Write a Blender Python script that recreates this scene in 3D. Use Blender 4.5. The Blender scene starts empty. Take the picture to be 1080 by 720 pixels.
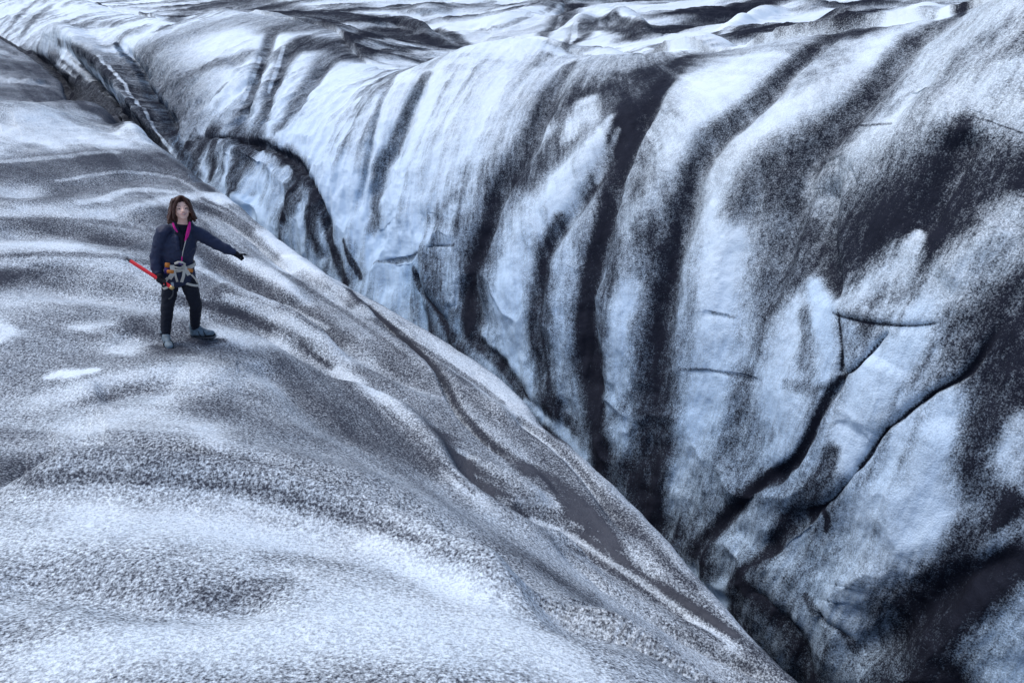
import bpy, bmesh, math, random
import numpy as np
from mathutils import Vector, Matrix, Quaternion
from mathutils.bvhtree import BVHTree

random.seed(4)
scene = bpy.context.scene
COL = scene.collection
FAST = False

# ------------------------------------------------------------------ camera
F = 800.0                       # focal length in pixels of a 1080 x 720 frame
PITCH = math.atan(420 / F)      # looking down on the glacier
CAMZ = 3.93                     # the photographer's eye, above the climber's feet (z = 0)
cp, sp = math.cos(PITCH), math.sin(PITCH)
EYE = np.array([0, 0, CAMZ])
RIGHT = np.array([1.0, 0, 0]); FWD = np.array([0, cp, -sp]); UP = np.array([0, sp, cp])

def ray(u, v):
    return RIGHT * ((u - 540) / F) + FWD + UP * ((360 - v) / F)

def at_z(u, v, z):
    d = ray(u, v); return EYE + d * ((z - CAMZ) / d[2])

def at_d(u, v, D):
    return EYE + ray(u, v) * D

def at_y(u, v, y):
    d = ray(u, v); return EYE + d * (y / d[1])

cam_data = bpy.data.cameras.new('camera'); cam = bpy.data.objects.new('camera', cam_data); COL.objects.link(cam)
cam_data.sensor_width = 36; cam_data.lens = 36 * F / 1080
cam_data.clip_start = 0.05; cam_data.clip_end = 3000
cam.location = EYE; cam.rotation_euler = (math.pi / 2 - PITCH, 0, 0)
scene.camera = cam

# ------------------------------------------------------------------ light
SUN_EL, SUN_AZ = math.radians(62), math.radians(-72)      # azimuth from +y towards +x
world = bpy.data.worlds.new('World'); scene.world = world; world.use_nodes = True
wn = world.node_tree; bg = wn.nodes['Background']
sky = wn.nodes.new('ShaderNodeTexSky'); sky.sky_type = 'NISHITA'; sky.sun_disc = False
sky.sun_elevation = SUN_EL; sky.sun_rotation = SUN_AZ; sky.altitude = 600; sky.dust_density = 1.5; sky.air_density = 1.0
wn.links.new(sky.outputs[0], bg.inputs[0]); bg.inputs[1].default_value = 0.135
sl = bpy.data.lights.new('sun', 'SUN'); sl.energy = 1.5; sl.angle = math.radians(40); sl.color = (1, .99, .97)
so = bpy.data.objects.new('sun', sl); COL.objects.link(so)
so.rotation_euler = Vector((math.sin(SUN_AZ) * math.cos(SUN_EL), math.cos(SUN_AZ) * math.cos(SUN_EL), math.sin(SUN_EL))).to_track_quat('Z', 'Y').to_euler()
vs = scene.view_settings; vs.view_transform = 'Standard'; vs.look = 'None'; vs.exposure = 0.55; vs.gamma = 1.0

# ------------------------------------------------------------------ numpy helpers
def hash3(ix, iy, iz, seed):
    h = (ix.astype(np.int64) * 374761393 + iy.astype(np.int64) * 668265263 + iz.astype(np.int64) * 2147483647 + seed * 974711) & 0xffffffff
    h = ((h ^ (h >> 13)) * 1274126177) & 0xffffffff
    h = ((h ^ (h >> 16)) * 2246822519) & 0xffffffff
    return ((h ^ (h >> 15)) & 0xffff).astype(np.float32) / 65535.0

def vnoise2(x, y, seed=0):
    """value noise in two dimensions, range about -1..1"""
    ix = np.floor(x); iy = np.floor(y); fx = (x - ix).astype(np.float32); fy = (y - iy).astype(np.float32)
    fx = fx * fx * fx * (fx * (fx * 6 - 15) + 10); fy = fy * fy * fy * (fy * (fy * 6 - 15) + 10)
    z = np.zeros_like(ix)
    a = hash3(ix, iy, z, seed); b = hash3(ix + 1, iy, z, seed); c = hash3(ix, iy + 1, z, seed); d = hash3(ix + 1, iy + 1, z, seed)
    return ((a * (1 - fx) + b * fx) * (1 - fy) + (c * (1 - fx) + d * fx) * fy) * 2 - 1

def fbm2(x, y, oct=4, seed=0, gain=.5):
    s = 0; amp = 1; tot = 0
    for k in range(oct):
        c, n = math.cos(.7 * k), math.sin(.7 * k)
        f = 2.03 ** k
        s = s + amp * vnoise2((x * c - y * n) * f + 17.3 * k, (x * n + y * c) * f - 9.1 * k, seed + k * 7)
        tot += amp; amp *= gain
    return s / tot

def sstep(a, b, x):
    t = np.clip((x - a) / (b - a), 0, 1); return t * t * (3 - 2 * t)

def pchip(xk, yk, x):
    xk = np.asarray(xk, float); yk = np.asarray(yk, float)
    h = np.diff(xk); d = np.diff(yk) / h; m = np.zeros_like(yk)
    for i in range(1, len(xk) - 1):
        if d[i - 1] * d[i] > 0:
            w1 = 2 * h[i] + h[i - 1]; w2 = h[i] + 2 * h[i - 1]
            m[i] = (w1 + w2) / (w1 / d[i - 1] + w2 / d[i])
    m[0] = d[0]; m[-1] = d[-1]
    x = np.clip(x, xk[0], xk[-1]); i = np.clip(np.searchsorted(xk, x) - 1, 0, len(h) - 1)
    t = (x - xk[i]) / h[i]
    return ((1 + 2 * t) * (1 - t) ** 2 * yk[i] + t * (1 - t) ** 2 * h[i] * m[i] + t * t * (3 - 2 * t) * yk[i + 1] + t * t * (t - 1) * h[i] * m[i + 1])

# ------------------------------------------------------------------ the ice: rails that run along the crevasse
# a = metres along the crevasse, p = metres across it (the near lip at about p = 4.6, the far rim at about p = 13)
AX = np.array([-.62, .7846]); PX = np.array([.7846, .62])

def ap(u, v, z=None, D=None):
    w = at_z(u, v, z) if D is None else at_d(u, v, D)
    return (float(w[:2] @ AX), float(w[:2] @ PX), float(w[2]))

def line(p, **k):        # a rail at a constant p: pairs (a, z)
    return [(a, p, z) for a, z in k['az']]

near_lip = [(-40, 4.2, -1.2), (-8, 4.3, -1.6), ap(838, 720, -1.5), ap(755, 635, -1.45), ap(680, 548, -1.4), ap(600, 470, -1.3), ap(520, 395, -1.15), ap(450, 350, -1.0),
            ap(395, 318, -.92), ap(345, 290, -.8), ap(305, 262, -.7), ap(272, 236, -.55), ap(235, 205, -.4), ap(195, 178, -.3), ap(160, 152, -.15),
            (22.5, 4.3, -.35), (27, 4.5, -1.0), (36, 5.2, -1.4), (60, 6, -1.6), (700, 6, -1.6)]
far_rim = [(-40, 11, 3.6), (-6, 11.2, 3.7), (1, 11.7, 3.6), ap(1080, -8, D=10), ap(1000, 16, D=12), ap(920, 30, D=13), ap(840, 40, D=14), ap(740, 58, D=16.5), ap(640, 58, D=19), ap(604, 62, D=19.9), ap(560, 42, D=20.6), ap(520, 43, D=21.6),
           ap(480, 58, D=22.7), ap(440, 72, D=24), ap(392, 72, D=26), ap(330, 27, D=32), ap(250, 12, D=38), ap(180, 22, D=46), (75, 14.5, -.6), (700, 14, -.6)]
near_lip.sort(); far_rim.sort()

def offset(rail, dp, dz):
    out = []
    for i, (a, p, z) in enumerate(rail):
        q = dp(a) if callable(dp) else dp; w = dz(a) if callable(dz) else dz
        out.append((a, p + q, z + w))
    return out

BOT = [(-40, -7.5), (0, -7.5), (5, -7.2), (10, -6.2), (16, -4.8), (22, -3.0), (30, -2.5), (45, -2.6), (700, -2.6)]
ft = lambda table: (lambda a: float(np.interp(a, [t[0] for t in table], [t[1] for t in table])))
bot = ft(BOT)
stations = [-40, -8, -3, 0, 2, 4, 6, 8, 10, 12, 14, 16, 18, 20, 22, 25, 28, 32, 38, 46, 60, 90, 700]
def rz(rail, a): return float(pchip([r[0] for r in rail], [r[2] for r in rail], np.array(a)))
def rp(rail, a): return float(pchip([r[0] for r in rail], [r[1] for r in rail], np.array(a)))
def mix_rail(fp, fz):    # a rail between lip and rim, from functions of a
    return [(a, fp(a), fz(a)) for a in stations]
lipz = lambda a: rz(near_lip, a); lipp = lambda a: rp(near_lip, a)
rimz = lambda a: rz(far_rim, a); rimp = lambda a: rp(far_rim, a)
botp = ft([(-40, 6.6), (0, 6.5), (6, 6.9), (12, 6.4), (18, 5.9), (24, 6.4), (40, 7.6), (700, 7.6)])

def wall_pt(fp, fz):     # fractions between the foot of the far wall and its rim
    return mix_rail(lambda a: botp(a) + .25 + (rimp(a) - botp(a) - .25) * fp, lambda a: bot(a) + .25 + (rimz(a) - bot(a) - .25) * fz)

rails = [
    line(-600, az=[(-40, 2), (30, 1), (700, 3)]),
    line(-60, az=[(-40, 3), (0, 2.2), (10, 1.2), (30, .6), (60, .2), (700, 0)]),
    line(-16, az=[(-40, 3), (0, 2.2), (5, 1.4), (10, .9), (20, .7), (30, .2), (60, -.3), (700, 0)]),
    line(-6, az=[(-40, 3), (-4, 2.5), (0, 2.2), (4, 1.25), (6, .8), (9, .5), (14, .4), (20, .6), (24, .6), (28, .0), (36, -.3), (60, -.5), (700, 0)]),
    line(-2, az=[(-40, 3), (-4, 2.5), (0, 2.2), (2, 1.7), (4, 1.1), (6, .55), (8, .3), (12, .25), (17, .45), (21, .6), (24, .45), (28, -.2), (36, -.5), (60, -.7), (700, 0)]),
    line(.6, az=[(-40, 2.6), (-4, 2.3), (0, 1.95), (1.5, 1.5), (3, 1.05), (4.6, .68), (6, .28), (8, .06), (11, .06), (14, .1), (18, .3), (21, .5), (24, .2), (28, -.5), (36, -.8), (60, -.9), (700, 0)]),
    line(1.9, az=[(-40, 2), (-4, 1.5), (0, 1.25), (1.5, 1.0), (3, .5), (4, .25), (6, .0), (8, -.03), (11, -.05), (14, .0), (18, .15), (21, .35), (24, .0), (28, -.7), (36, -.9), (60, -1), (700, 0)]),
    line(3.1, az=[(-40, .6), (-4, .1), (0, -.1), (2, -.5), (4, -.62), (6, -.6), (8, -.5), (11, -.35), (14, -.2), (18, .05), (21, .1), (24, -.25), (28, -.8), (36, -1.1), (60, -1.2), (700, 0)]),
    offset(near_lip, -.55, .12),
    near_lip,
    offset(near_lip, ft([(-40, .3), (16, .3), (22, .5), (40, .8), (700, .8)]), ft([(-40, -.55), (12, -.5), (20, -.35), (30, -.2), (700, -.2)])),
    mix_rail(lambda a: lipp(a) + (botp(a) - lipp(a)) * .5, lambda a: lipz(a) + (bot(a) - lipz(a)) * .62),
    mix_rail(lambda a: botp(a) - .12, lambda a: bot(a)),
    mix_rail(lambda a: botp(a) + .25, lambda a: bot(a) + .25),
    wall_pt(.13, .29), wall_pt(.31, .59), wall_pt(.57, .84), wall_pt(.84, .965),
    far_rim,
    offset(far_rim, 1.3, -.28),
    offset(far_rim, 4, ft([(-40, -1.5), (10, -1.3), (25, -.5), (32, -.8), (50, -.3), (700, -.3)])),
    line(25, az=[(-40, 2.6), (0, 2.1), (10, 1.5), (20, .85), (30, .4), (45, .0), (700, -.2)]),
    line(38, az=[(-40, 2.8), (0, 2.3), (10, 2.0), (20, 1.5), (30, 1.0), (45, .5), (700, .4)]),
    line(60, az=[(-40, 3), (0, 2.9), (30, 2.0), (700, 1.2)]),
    line(110, az=[(-40, 3.4), (700, 2.2)]),
    line(650, az=[(-40, 4), (700, 4)]),
]
NEAR_LAST, WALL_LAST = 12, 18         # rails that end the near ridge and the far wall

# where to sample: fine where the photograph looks
DENS = 0.5 if FAST else 1.0
def geo(x0, x1, h0, h1):              # steps growing from h0 to h1
    r = (h1 - h0) / (x1 - x0); n = max(2, int(math.log(h1 / h0) / math.log(1 + r) if abs(r) > 1e-6 else (x1 - x0) / h0))
    t = np.linspace(0, 1, n, endpoint=False)
    return x0 + (x1 - x0) * ((h1 / h0) ** t - 1) / (h1 / h0 - 1) if abs(h1 - h0) > 1e-9 else x0 + (x1 - x0) * t
k = 1 / DENS
A_ = np.concatenate([geo(-40, -6, 2, .2), geo(-6, 1, .12, .025 * k), geo(1, 12, .0145 * k, .0245 * k), geo(12, 24, .0245 * k, .05 * k), geo(24, 60, .05 * k, .22 * k), geo(60, 140, .22 * k, 1.2), geo(140, 700, 2, 40), [700.0]])
SAMP = [6, 16, 60, 90, 130, 90, 90, 60, 50, 40, 30, 20, 16, 110, 180, 220, 180, 90, 50, 40, 90, 110, 90, 60, 20]
SAMP = [max(3, int(s * DENS)) for s in SAMP]
P_k = np.array([pchip([r[0] for r in R], [r[1] for r in R], A_) for R in rails])
Z_k = np.array([pchip([r[0] for r in R], [r[2] for r in R], A_) for R in rails])
NR = len(rails)
chord = np.sqrt(np.diff(P_k, axis=0) ** 2 + np.diff(Z_k, axis=0) ** 2)
T_k = np.vstack([np.zeros((1, len(A_))), np.cumsum(chord, axis=0)])
def tang(Y):
    m = np.zeros_like(Y)
    h = np.diff(T_k, axis=0); d = np.diff(Y, axis=0) / h
    m[1:-1] = (d[:-1] * h[1:] + d[1:] * h[:-1]) / (h[:-1] + h[1:])
    m[0] = d[0]; m[-1] = d[-1]
    return m
mP, mZ = tang(P_k), tang(Z_k)
rowsP, rowsZ, rowsT, rail_row = [], [], [], []
for i in range(NR - 1):
    rail_row.append(len(rowsP)); h = chord[i]
    n = SAMP[i]
    for j in range(n + (1 if i == NR - 2 else 0)):
        t = j / n
        if i in (0, 1, 2): t = 1 - (1 - t) ** 1.6 if i < 2 else t
        if i >= NR - 4: t = t ** 1.4
        h00, h10, h01, h11 = (1 + 2 * t) * (1 - t) ** 2, t * (1 - t) ** 2, t * t * (3 - 2 * t), t * t * (t - 1)
        rowsP.append(h00 * P_k[i] + h10 * h * mP[i] + h01 * P_k[i + 1] + h11 * h * mP[i + 1])
        rowsZ.append(h00 * Z_k[i] + h10 * h * mZ[i] + h01 * Z_k[i + 1] + h11 * h * mZ[i + 1])
        rowsT.append(T_k[i] + t * h)
rail_row.append(len(rowsP) - 1)
GP, GZ, GT = np.array(rowsP), np.array(rowsZ), np.array(rowsT)
GA = np.broadcast_to(A_, GP.shape)
GT = GT - T_k[12]                       # arc length measured from the crevasse floor
X = GA * AX[0] + GP * PX[0]; Y = GA * AX[1] + GP * PX[1]; Z = GZ.copy()
G = np.stack([X, Y, Z], -1)             # rows = across, columns = along
NROW, NCOL = GP.shape
row_id = np.arange(NROW)[:, None]
lip_r, floor_r, rim_r = rail_row[9], rail_row[12], rail_row[18]
is_near = (np.arange(NROW) <= floor_r)[:, None]
is_wall = ((np.arange(NROW) >= floor_r) & (np.arange(NROW) <= rim_r + 20))[:, None]
print('grid', G.shape)

def normals(G):
    du = np.gradient(G, axis=1); dv = np.gradient(G, axis=0)
    n = np.cross(dv, du); n /= np.maximum(np.linalg.norm(n, axis=-1, keepdims=True), 1e-9)
    flip = n[..., 2].mean() < 0
    return -n if flip else n

def caster(G):
    s = max(1, int(3 * DENS))
    ri = np.unique(np.append(np.arange(0, NROW, s), NROW - 1)); ci = np.unique(np.append(np.arange(0, NCOL, s), NCOL - 1))
    g = G[np.ix_(ri, ci)]; R, C = g.shape[:2]
    idx = np.arange(R * C).reshape(R, C)
    q = np.stack([idx[:-1, :-1], idx[:-1, 1:], idx[1:, 1:], idx[1:, :-1]], -1).reshape(-1, 4)
    tree = BVHTree.FromPolygons(g.reshape(-1, 3).tolist(), q.tolist())
    def cast(u, v):
        d = Vector(ray(u, v)); loc, nor, _, dist = tree.ray_cast(Vector(EYE), d.normalized())
        if loc is None: return None
        if nor.dot(d) > 0: nor = -nor
        return np.array(loc), np.array(nor)
    return cast

def smooth_poly(pts, n=6):
    pts = np.asarray(pts, float)
    if len(pts) < 3: return pts
    P = np.vstack([2 * pts[0] - pts[1], pts, 2 * pts[-1] - pts[-2]]); out = []
    for i in range(1, len(P) - 2):
        for t in np.linspace(0, 1, n, endpoint=False):
            out.append(.5 * ((2 * P[i]) + (-P[i - 1] + P[i + 1]) * t + (2 * P[i - 1] - 5 * P[i] + 4 * P[i + 1] - P[i + 2]) * t * t + (-P[i - 1] + 3 * P[i] - 3 * P[i + 1] + P[i + 2]) * t ** 3))
    out.append(P[-2])
    return np.array(out)

def stroke_on_ice(cast, pts, n=4):
    """drapes a line on the ice: world points, normals, half-widths in metres"""
    q = smooth_poly(pts, n); W, H, N = [], [], []
    for i, s in enumerate(q):
        a = q[max(0, i - 1)]; b = q[min(len(q) - 1, i + 1)]
        d = (b - a)[:2]; L = np.hypot(*d) or 1; e = np.array([-d[1], d[0]]) / L
        hit = cast(s[0], s[1])
        if hit is None: continue
        loc, nor = hit
        w = s[2] if len(s) > 2 else 4
        r0 = ray(s[0] + e[0] * w / 2, s[1] + e[1] * w / 2)
        den = float(r0 @ nor); tt = float((loc - EYE) @ nor) / den if abs(den) > 1e-4 else 1e9
        D = float((loc - EYE) @ FWD)
        off = EYE + r0 * tt - loc if 0 < tt < 3 * D else np.array([0, 0, 0])
        r1 = ray(s[0] + d[0] / L, s[1] + d[1] / L); den = float(r1 @ nor)
        T = EYE + r1 * (float((loc - EYE) @ nor) / den) - loc if abs(den) > 1e-4 else np.zeros(3)
        if np.linalg.norm(T) > 1e-9:
            T = T / np.linalg.norm(T); off = off - T * (off @ T)
        base = w / 2 * D / F
        hw = np.clip(np.linalg.norm(off), .7 * base, (12 if loc[2] > -.5 and D > 22 else 5) * base)
        W.append(loc); H.append(hw); N.append(nor)
    return np.array(W), np.array(H), np.array(N)

def stroke_field(G, W, H, reach=2.2):
    """for every grid vertex in reach: distance to the line / half-width, sign of the side, position along it"""
    pad = H.max() * reach
    lo = W.min(0) - pad; hi = W.max(0) + pad
    m = ((G[..., 0] > lo[0]) & (G[..., 0] < hi[0]) & (G[..., 1] > lo[1]) & (G[..., 1] < hi[1]) & (G[..., 2] > lo[2]) & (G[..., 2] < hi[2]))
    idx = np.nonzero(m.ravel())[0]
    if len(idx) == 0: return idx, None, None, None
    P = G.reshape(-1, 3)[idx].astype(np.float32)
    best = np.full(len(idx), 1e9, np.float32); sd = np.zeros(len(idx), np.float32); al = np.zeros(len(idx), np.float32); dist = np.zeros(len(idx), np.float32)
    ns = len(W) - 1
    for i in range(ns):
        a, b = W[i].astype(np.float32), W[i + 1].astype(np.float32); ab = b - a; L2 = float(ab @ ab) or 1e-9
        t = np.clip(((P - a) @ ab) / L2, 0, 1)
        v = P - (a + t[:, None] * ab); h = H[i] + (H[i + 1] - H[i]) * t
        dd = np.sqrt((v * v).sum(1)); d = dd / h
        better = d < best
        best[better] = d[better]; al[better] = ((i + t) / ns)[better]; dist[better] = dd[better]
        side = v[:, 0] * ab[1] - v[:, 1] * ab[0]
        sd[better] = np.sign(side)[better]
    return idx, best, sd, al
# ------------------------------------------------------------------ relief
N0 = normals(G)
DFAR = np.sqrt(((G - EYE) ** 2).sum(-1))
xa, xp = GA, GP
FOLDS = []
def fold(amp, wl, wr, *pts): FOLDS.append((amp, wl, wr, pts))
# the near ridge: crest of the hump at the photographer's feet, gullies that run down to the lip
fold(.30, 4.5, .8, (-30, 526, 26), (60, 518, 26), (130, 514, 26), (200, 520, 26), (260, 529, 28), (330, 547, 28), (400, 567, 30), (480, 604, 30), (540, 634, 30), (585, 662, 30))
fold(-0.29, 1, 1, (-20, 500, 26), (60, 492, 26), (130, 494, 24), (200, 500, 24), (280, 512, 26), (350, 532, 28), (420, 552, 28), (500, 590, 30), (580, 640, 34), (650, 690, 40))
fold(-0.189, 1, 1.4, (-30, 297, 20), (40, 296, 20), (90, 302, 18), (150, 310, 16), (200, 317, 14), (240, 328, 14), (270, 337, 14), (305, 355, 14), (340, 375, 16), (365, 392, 16), (420, 420, 18), (455, 450, 18))
fold(0.131, 1, 1, (-30, 278, 26), (50, 270, 26), (110, 275, 24), (160, 290, 20))
fold(0.145, 1, 1, (215, 305, 18), (250, 315, 16), (290, 330, 16), (330, 350, 16), (370, 376, 18))
fold(-0.174, 1, 1, (205, 262, 14), (230, 276, 14), (253, 290, 14), (290, 310, 16), (330, 335, 16), (360, 358, 16), (400, 380, 16), (440, 402, 14), (470, 425, 14))
fold(0.145, 1, 1, (235, 262, 20), (260, 278, 22), (290, 297, 22), (320, 320, 18))
fold(-0.131, .8, 1, (200, 214, 9), (230, 225, 9), (258, 242, 9), (290, 270, 9), (320, 296, 10))
fold(0.145, 1, 1, (236, 208, 12), (256, 212, 14), (272, 224, 14), (284, 244, 12))
fold(0.102, 1, 1, (300, 268, 12), (322, 284, 12), (345, 300, 12), (380, 322, 12), (420, 348, 14))
fold(-0.16, 1, .7, (366, 306, 8), (395, 330, 9), (420, 352, 9), (450, 380, 9), (470, 405, 9), (480, 425, 9), (490, 440, 9), (512, 462, 9), (533, 479, 9), (550, 494, 10))
fold(0.145, 1.2, .8, (340, 385, 18), (380, 408, 20), (415, 432, 22), (445, 462, 22), (470, 495, 22), (500, 525, 22), (545, 552, 24), (600, 590, 26))
fold(-0.203, 1, 1, (470, 470, 22), (500, 505, 26), (535, 530, 26), (570, 540, 26), (610, 560, 26), (645, 592, 22), (690, 622, 20), (740, 652, 20), (790, 684, 16))
fold(0.0725, 1, 1, (492, 482, 8), (520, 494, 9), (552, 512, 9), (585, 530, 8))
fold(0.087, 1, .8, (560, 549, 10), (600, 566, 12), (640, 592, 12), (680, 617, 12), (720, 645, 14), (770, 678, 14))
fold(-0.087, 1, 1, (575, 568, 8), (620, 600, 9), (650, 626, 9), (690, 651, 9), (730, 676, 10), (790, 704, 12), (830, 722, 12))
fold(-0.087, 1, 1, (540, 436, 9), (560, 450, 9), (590, 472, 10), (622, 508, 10), (650, 545, 12), (690, 580, 12))
fold(0.0725, 1, 1, (400, 350, 12), (440, 380, 14), (480, 404, 14), (520, 430, 14), (550, 460, 12))
fold(0.087, 1, 1, (60, 415, 40), (130, 400, 40), (200, 395, 40), (260, 405, 40))
fold(-0.0725, 1, 1, (100, 422, 20), (150, 412, 20), (195, 410, 20))
fold(-0.087, 1, 1, (270, 380, 24), (300, 402, 26), (330, 430, 28), (360, 450, 30), (410, 470, 30))
fold(-0.0725, 1, 1, (120, 352, 22), (180, 356, 26), (240, 366, 20))
fold(-0.087, 1, 1, (-20, 612, 50), (80, 615, 50), (160, 632, 40), (240, 632, 40), (290, 618, 40))
fold(-0.145, 1, 1, (-20, 200, 16), (50, 198, 16), (110, 188, 16), (170, 186, 14), (210, 200, 12))
fold(0.145, 1, 1, (-20, 222, 18), (60, 220, 18), (130, 222, 18), (170, 232, 14))
fold(-0.131, 1, 1, (-20, 243, 14), (60, 243, 14), (110, 250, 14), (150, 258, 14))
fold(0.362, 1, .7, (-30, 128, 26), (30, 124, 26), (80, 122, 24), (120, 132, 20), (155, 155, 14))
fold(-.30, 1, 1, (-30, 104, 10), (30, 106, 10), (75, 108, 10), (110, 120, 9), (140, 138, 8))
# the striped lobe and the gullies beyond the white hump
fold(-.8, 1, 1, (30, 52, 9), (50, 66, 9), (66, 86, 9), (85, 106, 9), (105, 122, 8))
fold(.9, 1, 1, (42, 38, 22), (72, 42, 24), (100, 62, 24), (125, 84, 24), (148, 110, 20), (166, 136, 16), (180, 158, 10))
fold(-.35, 1, 1, (70, 52, 6), (96, 78, 6), (120, 104, 6), (150, 140, 6))
fold(.25, 1, 1, (0, 84, 7), (25, 86, 7), (48, 90, 7))
# the far wall: flutes, lobes of the rim, ledges and cracks
fold(-0.27, 1, 1, (452, 76, 12), (434, 112, 14), (418, 150, 16), (402, 180, 16), (392, 235, 16))
fold(-0.132, 1, 1, (414, 80, 7), (400, 112, 8), (391, 150, 8), (382, 195, 8), (370, 240, 8))
fold(0.18, 1, 1, (530, 50, 60), (505, 100, 60), (478, 150, 56), (450, 200, 50), (435, 250, 44))
fold(-0.3, .8, 1.2, (606, 62, 14), (590, 84, 16), (570, 120, 20), (552, 160, 22), (528, 200, 20), (514, 235, 18), (503, 270, 20), (494, 310, 20), (492, 345, 18))
fold(0.15, 1, 1, (640, 125, 18), (615, 170, 24), (585, 205, 28), (560, 235, 34), (540, 290, 40), (538, 350, 36))
fold(-0.192, 1, 1, (662, 112, 18), (645, 150, 18), (622, 195, 16), (596, 232, 14), (578, 262, 16), (570, 310, 16), (568, 360, 16))
fold(-0.27, .8, 1.2, (716, 62, 12), (686, 110, 18), (662, 155, 20), (648, 195, 20), (637, 238, 20), (624, 285, 22), (618, 335, 24), (624, 385, 24), (632, 430, 22), (636, 480, 20))
fold(0.15, 1, 1, (775, 76, 40), (745, 115, 40), (716, 160, 36), (690, 205, 34), (668, 255, 34), (655, 330, 34), (655, 420, 34))
fold(-0.21, 1, 1, (905, 34, 10), (868, 44, 14), (832, 75, 16), (795, 112, 18), (757, 145, 20), (733, 180, 22), (722, 225, 22), (708, 275, 22), (697, 335, 24), (694, 400, 24), (700, 460, 24))
fold(0.18, 1, 1, (925, 56, 40), (872, 98, 42), (832, 130, 42), (802, 165, 40), (775, 215, 44), (752, 280, 46), (745, 345, 46), (748, 420, 46))
fold(-0.18, 1, 1, (990, 25, 14), (962, 48, 18), (938, 78, 20), (915, 105, 22), (884, 138, 24), (860, 165, 24), (845, 200, 24), (832, 245, 22), (822, 290, 20), (800, 360, 16))
fold(-0.24, .7, 1.3, (880, 180, 24), (868, 230, 26), (872, 280, 24), (886, 322, 18))
fold(0.132, 1, 1, (1010, 90, 60), (960, 130, 50), (915, 155, 40), (885, 185, 36))
fold(-0.15, 1, 1, (1018, 135, 30), (1005, 175, 40), (985, 215, 44), (975, 255, 30))
fold(0.108, 1, 1, (1060, 230, 40), (1030, 265, 40), (990, 300, 40))
fold(.03, 2.4, .9, (872, 320, 14), (890, 327, 14), (915, 333, 14), (945, 337, 14), (970, 338, 14), (995, 336, 14))
fold(-.03, .8, 1.6, (878, 331, 9), (905, 338, 9), (940, 343, 9), (975, 343, 9), (995, 340, 7))
fold(-0.128, 1, 1, (886, 330, 6), (887, 360, 6), (888, 385, 7), (888, 400, 9), (873, 420, 11), (858, 450, 12), (840, 482, 12), (812, 505, 14), (778, 535, 16), (750, 572, 18), (735, 600, 20))
fold(-0.096, 1, 1, (940, 348, 5), (926, 362, 6), (907, 385, 7), (890, 398, 7))
fold(-0.112, .7, 1.3, (1068, 325, 8), (1042, 362, 8), (1020, 393, 9), (987, 413, 9), (960, 433, 9), (933, 457, 8), (917, 480, 8), (900, 503, 8), (877, 527, 10), (853, 543, 12), (830, 557, 12), (806, 588, 10), (782, 602, 8))
fold(0.08, 1, 1, (935, 380, 60), (915, 420, 50), (900, 455, 36))
fold(0.12, 1, 1, (1000, 435, 60), (970, 510, 100), (940, 590, 110), (910, 660, 80))
fold(-0.18, 1, 1, (1090, 575, 30), (1040, 600, 34), (1000, 622, 36), (970, 648, 34), (940, 672, 30), (905, 690, 26), (880, 720, 24))
fold(-0.024, .6, 1.4, (720, 392, 6), (750, 392, 5), (778, 396, 5), (800, 402, 4))
fold(-0.02, .6, 1.4, (745, 331, 5), (772, 335, 5))
fold(-0.08, 1, 1, (433, 285, 8), (445, 305, 8), (462, 328, 9), (478, 352, 9))
fold(-0.08, 1, 1, (490, 352, 10), (520, 375, 11), (547, 407, 11), (573, 440, 12), (593, 468, 12))
fold(-0.04, 1, 1, (395, 276, 4), (430, 272, 4), (450, 262, 4), (480, 258, 4))
fold(-0.18, 1, 1, (196, 150, 6), (228, 144, 6), (256, 149, 6), (282, 153, 7), (312, 172, 8), (335, 200, 8), (348, 238, 8), (358, 280, 8))
fold(0.12, 1, 1, (232, 156, 10), (258, 162, 10), (286, 178, 12), (306, 206, 12), (322, 240, 12))
fold(-0.3, 1, 1, (290, 30, 12), (275, 65, 12), (262, 105, 12), (247, 140, 10))
fold(-0.21, 1, 1, (312, 42, 12), (293, 80, 12), (281, 115, 12), (268, 145, 10))
fold(-0.21, 1, 1, (350, 60, 14), (330, 85, 12), (312, 108, 12), (298, 132, 10))
fold(-0.3, 1, 1, (120, 40, 9), (145, 68, 8), (158, 95, 8), (176, 118, 8), (190, 145, 8))
fold(0.27, 1, 1, (170, 40, 26), (180, 70, 26), (190, 100, 20))
fold(-0.096, 1, 1, (790, 615, 12), (820, 640, 14), (845, 680, 16), (855, 722, 16))
fold(-0.08, 1, 1, (862, 642, 9), (880, 658, 9), (900, 680, 9))
# bumps on and behind the rim, swells of the ice field
fold(.45, 1, 1, (505, 34, 10), (545, 25, 12), (590, 10, 14), (640, 8, 14))
fold(.45, 1, 1, (600, 34, 10), (628, 22, 12), (660, 26, 10), (690, 40, 8))
fold(-.4, 1, 1, (680, 40, 10), (720, 30, 12), (770, 18, 12), (830, 6, 10))
fold(.35, 1, 1, (762, 40, 8), (790, 26, 9), (828, 12, 9), (880, 8, 8))
fold(-.5, 1, 1, (340, 24, 7), (420, 26, 8), (470, 38, 8))
fold(.5, 1, 1, (370, 33, 7), (420, 33, 7), (460, 45, 7))
fold(.6, 1, 1, (430, 22, 7), (490, 14, 7), (540, 6, 7))
fold(-.5, 1, 1, (70, 30, 6), (110, 25, 6), (170, 22, 6))
fold(.5, 1, 1, (-10, 14, 8), (40, 6, 8), (120, 12, 8))
cast = caster(G)
H = np.zeros(G.shape[:2], np.float32)
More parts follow.
